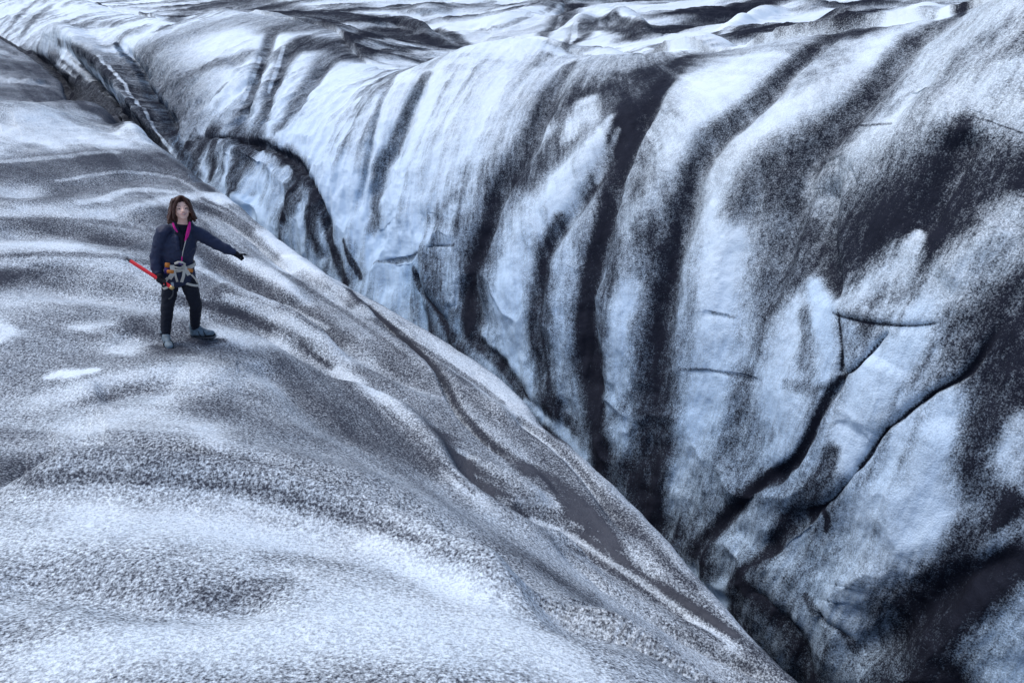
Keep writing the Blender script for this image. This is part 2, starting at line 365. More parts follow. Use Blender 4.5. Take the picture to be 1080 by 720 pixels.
for amp, wl, wr, pts in FOLDS:
    W, hw, nn = stroke_on_ice(cast, pts)
    if len(W) < 2: continue
    idx, d, side, al = stroke_field(G, W, hw, 2.5 * max(wl, wr))
    if len(idx) == 0: continue
    s = np.where(side < 0, d / wl, d / wr)
    H.ravel()[idx] += amp * np.exp(-s * s) * sstep(0, .15, al) * sstep(0, .2, 1 - al)
# snow-white bumps on and behind the rim of the far wall
def bump(u, v, D, amp, ra, rp):
    a, p, z = ap(u, v, D=D)
    G[..., 2] += amp * np.exp(-((GA - a) / ra) ** 2 - ((GP - p) / rp) ** 2)
G = G + N0 * H[..., None]
bump(905, 24, 14.6, .50, .75, .6); bump(972, 20, 13.3, .36, .5, .5); bump(742, 52, 17.6, .32, .8, .6)
bump(640, 54, 20.2, .30, .7, .6); bump(684, 55, 19.2, .26, .5, .5); bump(850, 38, 15.6, .22, .7, .6)

# ------------------------------------------------------------------ small relief from noise
def mesh_from_rows(name, r0, r1, attrs, mat):
    g = G[r0:r1 + 1]; R, C = g.shape[:2]
    me = bpy.data.meshes.new(name)
    idx = np.arange(R * C, dtype=np.int32).reshape(R, C)
    q = np.stack([idx[:-1, :-1], idx[1:, :-1], idx[1:, 1:], idx[:-1, 1:]], -1).reshape(-1, 4)
    me.vertices.add(R * C); me.vertices.foreach_set('co', np.ascontiguousarray(g, np.float32).ravel())
    n = len(q); me.loops.add(n * 4); me.loops.foreach_set('vertex_index', q.ravel())
    me.polygons.add(n); me.polygons.foreach_set('loop_start', np.arange(0, n * 4, 4, dtype=np.int32))
    me.polygons.foreach_set('use_smooth', np.ones(n, bool))
    me.update(); me.validate()
    for nm, ar in attrs.items():
        if ar.ndim == 2:
            at = me.attributes.new(nm, 'FLOAT', 'POINT'); at.data.foreach_set('value', np.ascontiguousarray(ar[r0:r1 + 1], np.float32).ravel())
        else:
            at = me.attributes.new(nm, 'FLOAT_VECTOR', 'POINT'); at.data.foreach_set('vector', np.ascontiguousarray(ar[r0:r1 + 1], np.float32).ravel())
    me.materials.append(mat)
    o = bpy.data.objects.new(name, me); COL.objects.link(o)
    return o
# ------------------------------------------------------------------ dirt: ash and grit on the ice, plus shade painted under ledge and boots (0 = clean, 1 = black)
cast = caster(G)
a_, t_ = GA, GT
wx, wy, wz = G[..., 0], G[..., 1], G[..., 2]
nearm = np.broadcast_to(np.arange(NROW)[:, None] <= floor_r - 8, GA.shape)
fieldm = np.broadcast_to(np.arange(NROW)[:, None] > rim_r + 14, GA.shape)
scl = np.clip(DFAR / 10, .6, 4.0)
# streaks: down the wall, along the ridge, across the far field
af = a_ - (.62 * sstep(4, 14, a_) - .25 * sstep(24, 34, a_)) * t_      # melt water does not run straight down the wall but slants along it
n_wall = fbm2(af * 1.35, t_ * .25, 5, 3, .55)
n_wallf = fbm2(af * 4.2, t_ * .7, 4, 13, .6)
n_ridge = fbm2((wy + .25 * wx) * 2.1, wx * .30, 5, 5, .6)
n_lip = fbm2(GP * 2.6, a_ * .45, 5, 6, .6)
wl = np.maximum(sstep(1.0, 3.2, GP) * sstep(-2, 3, 20 - a_), sstep(2.6, 4.2, GP))
n_near = n_ridge * (1 - wl) + n_lip * wl
n_field = fbm2((wy - .35 * wx) * .46, (wx + .2 * wy) * .12, 6, 8, .68)
n_round = fbm2(wx * 2.2 + 3, wy * 2.2 + wz, 4, 21, .6)
n_streak = np.where(nearm, n_near, np.where(fieldm, n_field, n_wall))
dirt_shade_v = np.where(nearm, .50 + .26 * n_near, np.where(fieldm, .23 + .95 * n_field, .45 - .17 * sstep(16, 22, a_) + .42 * n_wall))
blue = np.where(nearm | fieldm, .0, .62 * sstep(1.2, -3.2, wz) * sstep(34, 20, a_ * np.ones_like(wz)) + .06)
silt = np.zeros_like(dirt_shade_v)
EDGE = np.where(nearm, .22 * n_round + .38 * n_near, np.where(fieldm, .8 * n_field + .2 * n_round, (  .55 * n_wall + .44 * n_wallf + .3 * n_round) * np.clip(14 / DFAR, .4, 1)))

def dirt(v, al, soft, *pts, blue_=None, silt_=None, **kw):
    b = kw.get('blue', blue_); s = kw.get('silt', silt_)
    W, hw, nn = stroke_on_ice(cast, pts)
    if len(W) < 2: return
    idx, d, side, along = stroke_field(G, W, hw, 2.4)
    if len(idx) == 0: return
    thin = float(np.mean([q[2] for q in pts])) < 6
    e = EDGE.ravel()[idx] * (.5 if thin else 1.0) * kw.get('edge', 1.0)
    far = DFAR.ravel()[idx]
    brk = 1 - np.clip(.35 + .9 * n_round.ravel()[idx] + .6 * n_wallf.ravel()[idx], 0, .75) * sstep(14, 22, far) * (.8 if thin else .22)
    if not thin: soft = min(.95, soft + .14)
    if s: e = e * 1.5
    m = al * (1 - sstep(1 - soft, 1 + soft, d + e))
    m = np.where(d > 2.3, 0, m) * brk
    D = dirt_shade_v.ravel()
    D[idx] = D[idx] * (1 - m) + v * m
    if b is not None: Bv = blue.ravel(); Bv[idx] = Bv[idx] * (1 - m) + b * m
    if s is not None: S = silt.ravel(); S[idx] = S[idx] * (1 - m) + s * m
dirt_shade_v = np.ascontiguousarray(dirt_shade_v); blue = np.ascontiguousarray(blue)
# ---- far wall
dirt(.16, .9, .5, (530, 45, 60), (505, 90, 90), (480, 140, 90), (452, 190, 80), (435, 240, 70))
dirt(.12, .9, .5, (425, 78, 24), (410, 110, 24), (398, 150, 18))
dirt(.10, .96, .5, (352, 84, 50), (335, 130, 76), (335, 170, 60), (355, 205, 50), (380, 240, 30))
dirt(.55, .8, .5, (414, 82, 5), (400, 112, 6), (391, 150, 6), (383, 190, 6), (371, 240, 7))
dirt(.80, .9, .5, (450, 78, 8), (431, 115, 11), (418, 150, 15), (402, 176, 15), (397, 205, 12), (391, 240, 11))
dirt(.45, .7, .7, (560, 60, 26), (552, 100, 30), (540, 150, 30), (518, 190, 26))
dirt(.82, .95, .6, (602, 68, 10), (586, 90, 16), (565, 135, 24), (548, 175, 28), (526, 205, 24), (514, 238, 22), (504, 272, 24), (496, 305, 22), (492, 335, 20))
dirt(.86, .95, .6, (590, 112, 20), (605, 95, 28), (635, 88, 30), (665, 82, 28), (700, 72, 24), (722, 62, 14))
dirt(.84, .9, .6, (606, 100, 24), (597, 140, 26), (575, 166, 24), (550, 188, 24))
dirt(.5, .7, .6, (610, 72, 20), (650, 66, 18), (690, 58, 14))
dirt(.24, .85, .6, (617, 106, 16), (611, 120, 22), (603, 140, 16))
dirt(.86, .95, .6, (668, 95, 30), (655, 130, 34), (636, 175, 26), (612, 215, 20), (594, 240, 18))
dirt(.18, .9, .5, (644, 124, 10), (628, 155, 20), (606, 185, 32), (582, 210, 40), (562, 235, 34))
dirt(.30, .8, .5, (652, 138, 9), (641, 165, 12), (630, 190, 10))
dirt(.90, .97, .5, (720, 62, 12), (688, 108, 26), (664, 152, 28), (648, 195, 26), (638, 238, 25), (626, 280, 26), (618, 330, 32), (622, 380, 36), (630, 425, 30), (634, 465, 26), (637, 500, 24))
dirt(.22, .9, .6, (770, 74, 56), (745, 112, 54), (718, 152, 46), (692, 190, 40), (672, 230, 34))
dirt(.55, .7, .7, (670, 240, 30), (672, 280, 40), (665, 310, 30))
dirt(.18, .85, .6, (656, 312, 30), (653, 360, 32), (655, 420, 32), (660, 460, 26))
dirt(.17, .9, .5, (545, 246, 40), (540, 280, 50), (538, 330, 48), (545, 375, 38), (562, 410, 26))
dirt(.82, .9, .5, (590, 232, 14), (580, 256, 18), (573, 290, 22), (567, 350, 20), (574, 400, 22), (586, 440, 28), (602, 480, 30))
dirt(.42, .8, .6, (603, 250, 22), (596, 290, 24), (592, 340, 22), (590, 390, 16), (600, 430, 12))
dirt(.85, .9, .4, (484, 330, 12), (500, 358, 14), (522, 376, 14), (547, 408, 13), (573, 441, 15), (597, 474, 18))
dirt(.30, .8, .5, (470, 250, 26), (474, 290, 22), (480, 320, 14))
dirt(.45, .8, .6, (432, 285, 24), (452, 316, 44), (474, 345, 40), blue=.95)
dirt(.88, .85, .5, (434, 282, 6), (446, 304, 8), (462, 328, 8), (476, 352, 12), (486, 372, 14))
dirt(.12, .8, .6, (390, 258, 30), (430, 256, 40), (455, 250, 30))
dirt(.75, .85, .4, (393, 277, 3), (412, 275, 3), (432, 271, 3), (450, 262, 3), (480, 259, 3))
dirt(.5, .7, .6, (480, 205, 16), (500, 212, 18), (492, 236, 24))
dirt(.25, .7, .6, (476, 222, 10), (470, 250, 14))
dirt(.82, .93, .6, (915, 33, 6), (872, 43, 15), (832, 75, 18), (797, 112, 26), (758, 146, 30), (734, 182, 34), (722, 225, 38), (710, 270, 32), (699, 320, 32), (695, 370, 36), (696, 430, 40), (694, 490, 44), (702, 545, 40))
dirt(.40, .5, .7, (760, 170, 40), (748, 215, 50), (735, 260, 34))
dirt(.14, .9, .6, (985, 28, 20), (925, 58, 50), (874, 98, 50), (833, 130, 50), (803, 165, 46), (784, 195, 40), (770, 230, 40))
dirt(.80, .92, .6, (996, 22, 12), (966, 44, 26), (941, 74, 32), (915, 104, 36), (882, 138, 44), (848, 165, 60), (812, 192, 60), (786, 220, 44))
dirt(.80, .9, .6, (866, 158, 44), (858, 200, 44), (852, 240, 40), (840, 275, 30))
dirt(.62, .85, .8, (1090, 15, 60), (1040, 45, 60), (990, 80, 60), (962, 112, 44))
dirt(.36, .8, .7, (1070, 95, 60), (1010, 105, 50), (960, 132, 46), (922, 152, 44), (890, 178, 46), (874, 216, 36))
dirt(.25, .6, .7, (1040, 120, 30), (1085, 130, 50))
dirt(.86, .95, .7, (1014, 132, 30), (1010, 165, 70), (985, 200, 96), (950, 228, 110), (905, 245, 80), (884, 285, 40), (888, 314, 18))
dirt(.88, .9, .7, (1090, 180, 70), (1050, 200, 70), (1005, 235, 70), (985, 268, 40))
dirt(.20, .9, .5, (968, 246, 12), (950, 276, 40), (920, 302, 44), (893, 320, 26))
dirt(.24, .85, .6, (985, 318, 30), (950, 326, 26), (915, 328, 20))
dirt(.30, .85, .7, (1068, 218, 30), (1045, 250, 42), (1012, 284, 46), (980, 312, 36))
dirt(.42, .6, .7, (1080, 260, 40), (1050, 285, 40), (1020, 315, 30))
dirt(.20, .9, .6, (762, 258, 40), (754, 300, 56), (748, 345, 60), (752, 400, 56), (745, 455, 54))
dirt(.66, .85, .7, (814, 245, 30), (834, 290, 28), (816, 325, 24), (802, 365, 18))
dirt(.68, .85, .7, (782, 395, 18), (778, 435, 24), (772, 480, 30))
dirt(.22, .9, .6, (838, 325, 26), (826, 365, 38), (822, 410, 40), (832, 448, 46), (812, 482, 40))
dirt(.15, .9, .5, (858, 298, 20), (868, 335, 32), (874, 370, 26), (868, 405, 20), blue=.5)
dirt(.70, .8, .6, (846, 330, 12), (850, 355, 12), (846, 385, 12))
dirt(.62, .7, .6, (830, 405, 12), (855, 410, 10), (880, 405, 10))
dirt(.30, .9, .4, (892, 335, 10), (898, 350, 26), (904, 365, 28), (893, 384, 14), blue=.5)
dirt(.15, .95, .5, (965, 345, 60), (938, 378, 78), (918, 415, 70), (900, 452, 46), (888, 485, 26), blue=.4)
dirt(.14, .95, .6, (1005, 420, 40), (985, 465, 80), (968, 520, 120), (950, 575, 130), (925, 632, 110), (904, 668, 60), blue=.45)
dirt(.45, .6, .7, (935, 590, 30), (915, 610, 26), (940, 640, 20))
dirt(.90, .97, .6, (1090, 300, 50), (1056, 345, 70), (1060, 400, 80), (1046, 440, 50), (1066, 470, 50))
dirt(.70, .9, .6, (1006, 335, 24), (1010, 360, 36), (1022, 385, 24))
dirt(.85, .9, .6, (1030, 455, 36), (1026, 490, 40), (1050, 515, 70), (1050, 545, 60), (1020, 572, 40), (1000, 605, 34), (985, 630, 26))
dirt(.30, .9, .6, (1080, 450, 30), (1072, 490, 40), (1085, 520, 20))
dirt(.30, .9, .5, (1095, 548, 30), (1056, 568, 26), (1034, 584, 14))
dirt(.92, .98, .5, (1095, 590, 50), (1050, 612, 60), (1012, 636, 74), (980, 664, 76), (950, 694, 80), (925, 730, 90))
dirt(.95, .95, .5, (1000, 690, 60), (985, 730, 80), (940, 730, 60))
dirt(.30, .9, .7, (1090, 630, 40), (1066, 665, 60), (1046, 712, 66))
dirt(.86, .9, .6, (668, 500, 24), (690, 530, 44), (722, 570, 50), (756, 612, 54), (790, 655, 50), (825, 700, 50))
dirt(.52, .8, .7, (770, 500, 70), (750, 545, 70), (745, 590, 50), blue=.6)
dirt(.36, .7, .7, (735, 490, 40), (720, 520, 40), blue=.6)
dirt(.52, .8, .7, (840, 560, 70), (815, 610, 70), (830, 650, 60), (860, 690, 50), blue=.6)
dirt(.35, .7, .6, (800, 545, 30), (785, 575, 30), blue=.6)
dirt(.90, .93, .5, (886, 398, 8), (872, 420, 12), (858, 450, 14), (840, 484, 16), (806, 508, 18), (772, 538, 20), (748, 574, 24), (738, 604, 34))
dirt(.85, .9, .5, (880, 475, 16), (870, 500, 22), (848, 530, 22), (826, 556, 20), (808, 586, 16), (785, 602, 12))
dirt(.86, .9, .5, (786, 612, 20), (820, 640, 26), (846, 682, 30), (856, 725, 28))
dirt(.82, .9, .4, (850, 628, 6), (866, 646, 9), (884, 660, 9), (902, 682, 10))
dirt(.85, .7, .5, (880, 330, 2.5), (900, 336, 4), (920, 340, 5), (945, 342, 4.5), (968, 342, 3.5), (990, 340, 2), edge=1.0)  # shadow beneath the ledge, painted as a dark stroke
dirt(.85, .9, .4, (886, 330, 2.5), (887, 360, 3), (888, 390, 5))
dirt(.80, .9, .4, (932, 356, 3), (918, 372, 4), (905, 386, 5), (890, 398, 6))
dirt(.92, .95, .4, (1062, 335, 5), (1040, 366, 6), (1020, 394, 7), (987, 414, 6), (960, 434, 6), (933, 458, 5), (917, 481, 5), (900, 504, 5), (877, 528, 8), (853, 544, 12))
dirt(.66, .7, .4, (720, 389, 2.5), (748, 390, 2.5), (775, 396, 3), (800, 400, 2))
dirt(.66, .7, .4, (748, 329, 3), (773, 334, 3))
dirt(.8, .85, .4, (1018, 121, 2), (1045, 128, 2), (1078, 141, 2))
dirt(.8, .85, .4, (880, 139, 2), (910, 133, 2), (938, 129, 2))
dirt(.9, .9, .4, (866, 532, 6), (872, 548, 8), (868, 560, 6))
# ---- left end of the wall
dirt(.10, .96, .5, (150, 35, 24), (185, 50, 50), (225, 45, 60), (258, 40, 40))
dirt(.10, .95, .5, (170, 60, 26), (180, 85, 40), (225, 85, 40), (255, 80, 20))
dirt(.12, .95, .5, (175, 105, 30), (215, 105, 40), (245, 100, 24))
dirt(.66, .8, .5, (166, 99, 7), (205, 78, 8), (257, 58, 9))
dirt(.80, .9, .5, (172, 30, 5), (200, 15, 9), (240, 7, 14), (280, 9, 20), (320, 18, 14), (380, 25, 12))
dirt(.60, .8, .6, (225, 25, 14), (260, 22, 18), (290, 25, 18))
dirt(.80, .9, .5, (370, 26, 8), (318, 29, 9), (290, 33, 12), (278, 65, 14), (264, 105, 16), (248, 142, 14))
dirt(.78, .9, .5, (320, 40, 18), (296, 80, 18), (283, 115, 16), (270, 147, 14))
dirt(.74, .9, .5, (365, 50, 16), (345, 64, 22), (332, 85, 20), (314, 108, 18), (298, 136, 12))
dirt(.10, .9, .4, (299, 50, 4), (291, 76, 5), (283, 98, 3))
dirt(.10, .9, .4, (326, 50, 5), (311, 75, 6), (296, 102, 4))
dirt(.15, .8, .4, (275, 60, 4), (262, 95, 4), (250, 120, 4))
dirt(.48, .8, .6, (205, 130, 22), (235, 130, 22), (245, 112, 16))
dirt(.62, .7, .4, (195, 128, 3), (212, 118, 3), (240, 90, 2.5))
dirt(.13, .8, .6, (292, 150, 20), (320, 160, 34), (350, 190, 40), (370, 230, 36))
dirt(.30, .8, .6, (215, 190, 20), (245, 200, 34), (280, 215, 44), (310, 245, 40), (330, 275, 30))
dirt(.92, .95, .4, (202, 155, 10), (228, 147, 9), (256, 151, 10), (282, 155, 14), (311, 174, 16), (334, 202, 14), (346, 238, 10), (356, 275, 9), (366, 300, 10))
dirt(.88, .9, .5, (209, 156, 14), (206, 178, 10), (210, 195, 6))
dirt(.88, .9, .5, (228, 150, 8), (223, 170, 8), (222, 190, 5))
dirt(.88, .9, .5, (258, 153, 18), (250, 178, 16), (245, 206, 10))
dirt(.84, .9, .5, (282, 160, 14), (266, 180, 8), (262, 200, 4))
dirt(.84, .9, .5, (312, 182, 22), (305, 205, 18), (302, 232, 8))
dirt(.80, .9, .5, (335, 210, 16), (330, 240, 12), (338, 268, 8))
dirt(.15, .9, .5, (244, 160, 6), (239, 182, 9), (236, 204, 9))
dirt(.20, .9, .5, (274, 158, 6), (268, 172, 12), (262, 190, 14))
dirt(.25, .9, .5, (300, 178, 8), (290, 200, 12), (284, 225, 12))
dirt(.20, .9, .5, (320, 215, 8), (318, 240, 10), (322, 262, 8))
dirt(.90, .9, .4, (364, 254, 4), (370, 272, 5), (378, 292, 5))
dirt(.8, .9, .5, (120, 45, 5), (145, 74, 6), (157, 97, 9), (170, 115, 12), (183, 142, 11), (198, 172, 12), (208, 192, 8), blue=.9)
# ---- striped lobe, far left
dirt(.30, .95, .5, (30, 42, 14), (60, 34, 16), (85, 42, 14), (108, 62, 14))
dirt(.80, .95, .5, (52, 62, 14), (85, 78, 30), (120, 100, 36), (150, 130, 30), (176, 158, 14))
dirt(.86, .9, .5, (60, 44, 7), (85, 55, 9), (112, 74, 9), (138, 98, 10), (158, 125, 8))
dirt(.18, .9, .5, (64, 56, 6), (82, 72, 6), (98, 86, 6))
dirt(.25, .9, .5, (92, 70, 4), (112, 88, 5), (132, 108, 5))
dirt(.25, .9, .5, (112, 108, 7), (124, 118, 7), (140, 135, 5))
dirt(.3, .8, .4, (50, 75, 5), (66, 70, 5), (80, 84, 4))
dirt(.25, .9, .4, (104, 60, 3), (124, 82, 3), (144, 106, 3), (166, 140, 3), (182, 160, 4))
dirt(.60, .9, .5, (-20, 48, 14), (20, 52, 12), (40, 62, 8))
dirt(.80, .92, .5, (-20, 66, 20), (20, 70, 20), (50, 80, 14))
dirt(.30, .85, .5, (-20, 84, 4), (20, 86, 5), (56, 92, 5))
dirt(.74, .9, .5, (-20, 95, 14), (30, 98, 13), (70, 104, 10))
dirt(.92, .92, .4, (30, 55, 5), (48, 64, 7), (64, 86, 8), (84, 108, 8), (102, 124, 8))
dirt(.85, .9, .5, (96, 112, 8), (118, 128, 8), (146, 150, 8), (170, 164, 6))
# ---- ridge behind the climber
dirt(.40, .9, .6, (-20, 116, 10), (40, 118, 10), (90, 120, 10))
dirt(.12, .95, .6, (-20, 145, 44), (50, 140, 40), (105, 148, 26), (150, 160, 10))
dirt(.78, .93, .5, (-20, 184, 26), (50, 176, 30), (110, 168, 24), (150, 166, 18), (186, 176, 16), (218, 200, 10))
dirt(.62, .9, .6, (40, 208, 22), (100, 196, 24), (165, 190, 22), (205, 203, 14))
dirt(.74, .8, .6, (45, 214, 14), (75, 204, 10), (110, 200, 8))
dirt(.22, .85, .6, (-10, 202, 14), (28, 206, 14))
dirt(.20, .85, .5, (88, 213, 6), (112, 208, 6), (140, 200, 5), (180, 202, 4))
dirt(.20, .9, .6, (-20, 226, 18), (50, 222, 16), (110, 226, 14), (150, 216, 8), (210, 206, 8), (236, 212, 8))
dirt(.62, .8, .6, (-20, 240, 8), (60, 238, 8), (100, 246, 10), (150, 250, 12))
dirt(.20, .9, .6, (-20, 262, 20), (40, 258, 16), (70, 262, 10))
dirt(.74, .85, .6, (96, 252, 10), (120, 257, 12), (150, 260, 10))
dirt(.30, .9, .6, (-20, 280, 14), (50, 274, 16), (110, 274, 16), (150, 284, 16), (200, 296, 10))
dirt(.80, .9, .5, (196, 213, 7), (228, 224, 8), (256, 240, 8), (290, 268, 6), (312, 288, 6))
dirt(.78, .8, .4, (214, 210, 3), (240, 222, 3), (268, 242, 3))
dirt(.08, .95, .5, (236, 208, 8), (256, 213, 16), (272, 226, 16), (286, 248, 12), (312, 268, 12), (340, 288, 12))
dirt(.70, .85, .6, (206, 250, 16), (225, 272, 16), (220, 300, 20), (260, 318, 20))
dirt(.12, .92, .6, (232, 258, 16), (256, 276, 22), (290, 297, 26), (318, 320, 18))
dirt(.74, .9, .5, (207, 262, 12), (230, 277, 14), (254, 291, 18), (290, 311, 18), (328, 335, 18), (360, 358, 18), (400, 378, 18), (440, 400, 16), (466, 412, 10))
dirt(.40, .8, .6, (315, 290, 14), (350, 318, 16), (385, 345, 18), (420, 372, 18))
dirt(.85, .9, .5, (-20, 297, 22), (40, 296, 22), (90, 302, 20), (132, 309, 16), (170, 314, 14), (206, 319, 10), (240, 328, 11), (270, 338, 12), (305, 356, 13), (340, 376, 16), (366, 392, 16))
dirt(.62, .6, .7, (215, 300, 18), (250, 306, 14), (290, 320, 12))
dirt(.24, .9, .5, (240, 314, 12), (290, 331, 12), (330, 351, 12), (366, 375, 14), (390, 388, 10))
dirt(.9, .9, .4, (316, 362, 4), (336, 378, 5), (352, 389, 6))
# ---- the gullies that run down to the lip
dirt(.62, .8, .6, (386, 392, 18), (425, 418, 22), (458, 450, 24), (482, 482, 20))
dirt(.22, .85, .5, (378, 326, 12), (430, 352, 16), (480, 385, 16), (530, 425, 18), (575, 465, 16), (630, 520, 18))
dirt(.20, .85, .5, (345, 295, 10), (385, 316, 12), (432, 341, 14), (480, 371, 14), (530, 405, 14), (580, 444, 12), (622, 490, 12), (660, 528, 12), (700, 570, 14), (742, 616, 16), (785, 668, 14))
dirt(.66, .8, .5, (548, 442, 6), (590, 472, 8), (622, 508, 9), (660, 550, 12), (700, 590, 12), (745, 640, 12), (790, 680, 10))
dirt(.9, .93, .4, (366, 304, 4), (395, 330, 6), (420, 351, 8), (450, 380, 7), (468, 402, 8), (480, 425, 8), (490, 438, 7), (512, 462, 8), (534, 480, 9), (556, 496, 10))
dirt(.68, .8, .6, (395, 362, 14), (425, 382, 16), (462, 406, 12))
dirt(.16, .9, .6, (355, 390, 14), (395, 414, 16), (430, 442, 22), (456, 474, 20), (480, 505, 18), (520, 538, 16))
dirt(.72, .9, .7, (300, 385, 22), (330, 420, 34), (370, 450, 50), (415, 470, 40), (445, 490, 26))
dirt(.60, .95, .6, (468, 462, 12), (500, 503, 20), (535, 529, 26), (572, 541, 20), (612, 558, 28), (645, 588, 22), (680, 612, 16), (730, 641, 12), (775, 670, 8), silt=1)
dirt(.60, .95, .6, (530, 480, 6), (548, 490, 10), (575, 506, 16), (604, 529, 20), (628, 552, 24), (655, 585, 14), silt=1)
dirt(.30, .8, .6, (486, 476, 4), (512, 489, 6), (545, 503, 9), (568, 517, 10), (588, 532, 4), silt=.1)
dirt(.36, .8, .6, (540, 527, 3), (562, 529, 6), (590, 533, 4), silt=.2)
dirt(.34, .7, .6, (500, 500, 3), (530, 515, 3), (548, 524, 2), silt=.3)
dirt(.36, .7, .6, (600, 548, 3), (626, 566, 4), (648, 590, 3), silt=.3)
dirt(.92, .9, .4, (548, 540, 3), (556, 544, 3)); dirt(.92, .9, .4, (618, 560, 3), (632, 564, 4)); dirt(.92, .9, .4, (560, 492, 3), (575, 505, 4), (588, 520, 3))
dirt(.18, .85, .5, (562, 548, 5), (604, 566, 7), (640, 590, 8), (680, 616, 8), (720, 644, 10), (770, 678, 12), silt=0)
dirt(.78, .85, .5, (572, 563, 6), (620, 599, 9), (650, 625, 9), (690, 651, 9), (730, 676, 9), (790, 704, 9))
dirt(.66, .8, .6, (706, 622, 12), (745, 650, 14), (795, 684, 10))
dirt(.26, .85, .7, (520, 545, 26), (570, 580, 34), (630, 620, 34), (690, 665, 30), (760, 705, 26))
dirt(.70, .8, .6, (585, 612, 26), (605, 628, 22), (620, 636, 12))
dirt(.78, .8, .5, (628, 656, 6), (650, 668, 9), (670, 674, 7))
# ---- round the climber's feet
dirt(.56, .85, .7, (-20, 380, 90), (60, 380, 90), (130, 390, 60))
dirt(.28, .85, .7, (-20, 318, 18), (60, 315, 18), (120, 322, 14), (150, 328, 12))
dirt(.08, .9, .6, (-10, 338, 18), (8, 350, 22), (-10, 362, 14), edge=2.2)
dirt(.14, .9, .6, (80, 345, 14), (100, 344, 16), (122, 343, 12), edge=2.2)
dirt(.06, .95, .5, (50, 398, 5), (60, 395, 9), (76, 394, 9), (98, 391, 4), edge=1.6)
dirt(.50, .5, .7, (30, 350, 20), (60, 370, 20))
dirt(.20, .85, .6, (130, 362, 16), (150, 366, 22), (165, 372, 12))
dirt(.68, .9, .6, (140, 340, 16), (172, 356, 22), (200, 355, 26), (230, 366, 16), (262, 372, 10))
dirt(.18, .85, .6, (234, 350, 14), (262, 356, 16), (300, 366, 12))
dirt(.74, .85, .6, (92, 422, 8), (124, 416, 12), (158, 408, 16), (190, 412, 10))
dirt(.22, .85, .7, (60, 420, 20), (110, 400, 14), (150, 394, 16), (210, 392, 30), (262, 400, 20))
dirt(.20, .8, .7, (100, 445, 30), (160, 435, 34), (210, 445, 30), (230, 470, 26))
dirt(.74, .85, .7, (212, 425, 20), (230, 431, 34), (244, 437, 18))
dirt(.55, .7, .7, (270, 440, 40), (300, 465, 40))
dirt(.70, .85, .7, (-20, 500, 40), (50, 490, 40), (120, 480, 30), (200, 485, 26))
dirt(.42, .8, .7, (440, 540, 50), (500, 575, 44), (560, 615, 40))
# ---- the hump at the photographer's feet
dirt(.24, .95, .7, (-20, 570, 110), (100, 560, 100), (200, 570, 100), (300, 590, 90), (400, 630, 90), (480, 680, 90))
dirt(.14, .8, .8, (100, 550, 40), (160, 555, 50), (230, 560, 40))
dirt(.40, .6, .6, (-20, 532, 12), (60, 524, 12), (130, 520, 10), (220, 530, 12), (310, 552, 12), edge=.3)
dirt(.72, .9, .7, (-20, 510, 14), (50, 504, 16), (120, 503, 14), (190, 507, 14), (262, 516, 16), (330, 533, 18), (395, 553, 16), (440, 569, 10), edge=.35)
dirt(.56, .7, .7, (440, 566, 14), (500, 594, 12), (560, 628, 10), edge=.5)
dirt(.52, .85, .8, (-20, 600, 46), (60, 608, 50), (130, 622, 44), (200, 630, 34), (250, 628, 28))
dirt(.62, .8, .8, (205, 636, 16), (240, 630, 22), (272, 622, 22), (300, 612, 14))
dirt(.5, .7, .7, (-20, 660, 40), (50, 665, 30), (110, 655, 20))
dirt(.5, .7, .7, (280, 590, 16), (320, 590, 16), (360, 598, 16))
dirt(.18, .9, .8, (60, 690, 50), (160, 680, 60), (260, 680, 70), (360, 660, 80))
dirt(.12, .85, .7, (390, 575, 26), (440, 600, 34), (500, 635, 40), (560, 675, 44), (620, 715, 40))
# ---- ice field beyond the rim
dirt(.66, .85, .5, (10, 30, 5), (22, 14, 6), (34, 4, 4))
dirt(.66, .85, .5, (26, 34, 5), (38, 18, 6), (50, 8, 4))
dirt(.60, .85, .5, (76, 28, 4), (110, 25, 5), (165, 22, 4))
dirt(.76, .9, .5, (330, 20, 7), (370, 22, 9), (425, 26, 10), (462, 36, 8), (492, 46, 6))
dirt(.55, .8, .5, (340, 9, 3), (400, 12, 4), (450, 15, 4))
dirt(.80, .9, .5, (330, 46, 12), (370, 44, 11), (420, 40, 10), (478, 49, 8))
dirt(.80, .9, .5, (356, 54, 10), (380, 62, 8), (420, 58, 6), (462, 56, 5))
dirt(.15, .9, .5, (372, 33, 5), (420, 32, 5), (452, 40, 4))
dirt(.62, .85, .5, (447, 16, 4), (480, 11, 5), (520, 4, 4))
dirt(.35, .85, .5, (510, 38, 10), (548, 32, 14), (580, 22, 14))
dirt(.70, .85, .4, (508, 34, 3), (545, 23, 4), (585, 8, 4), (604, 2, 3))
dirt(.84, .9, .5, (572, 42, 9), (588, 26, 12), (606, 12, 12), (625, 6, 8))
dirt(.88, .9, .5, (596, 52, 12), (612, 36, 14), (632, 24, 12), (650, 30, 12), (672, 46, 10))
dirt(.15, .9, .4, (609, 29, 4), (604, 40, 5), (599, 52, 3))
dirt(.45, .8, .5, (585, 32, 4), (592, 20, 4))
dirt(.88, .93, .5, (650, 18, 6), (690, 36, 20), (725, 30, 26), (765, 18, 22), (805, 6, 14), (840, 0, 8))
dirt(.14, .9, .5, (640, 8, 10), (690, 12, 12), (740, 4, 10))
dirt(.16, .9, .5, (762, 44, 6), (784, 31, 9), (812, 16, 9), (840, 10, 6))
dirt(.50, .8, .6, (800, 38, 8), (840, 28, 10), (880, 20, 8))
dirt(.86, .9, .5, (855, 12, 8), (890, 10, 10), (935, 8, 9), (965, 16, 10), (1015, 15, 5))
dirt(.12, .8, .5, (880, 3, 5), (930, 1, 5), (985, 4, 4))
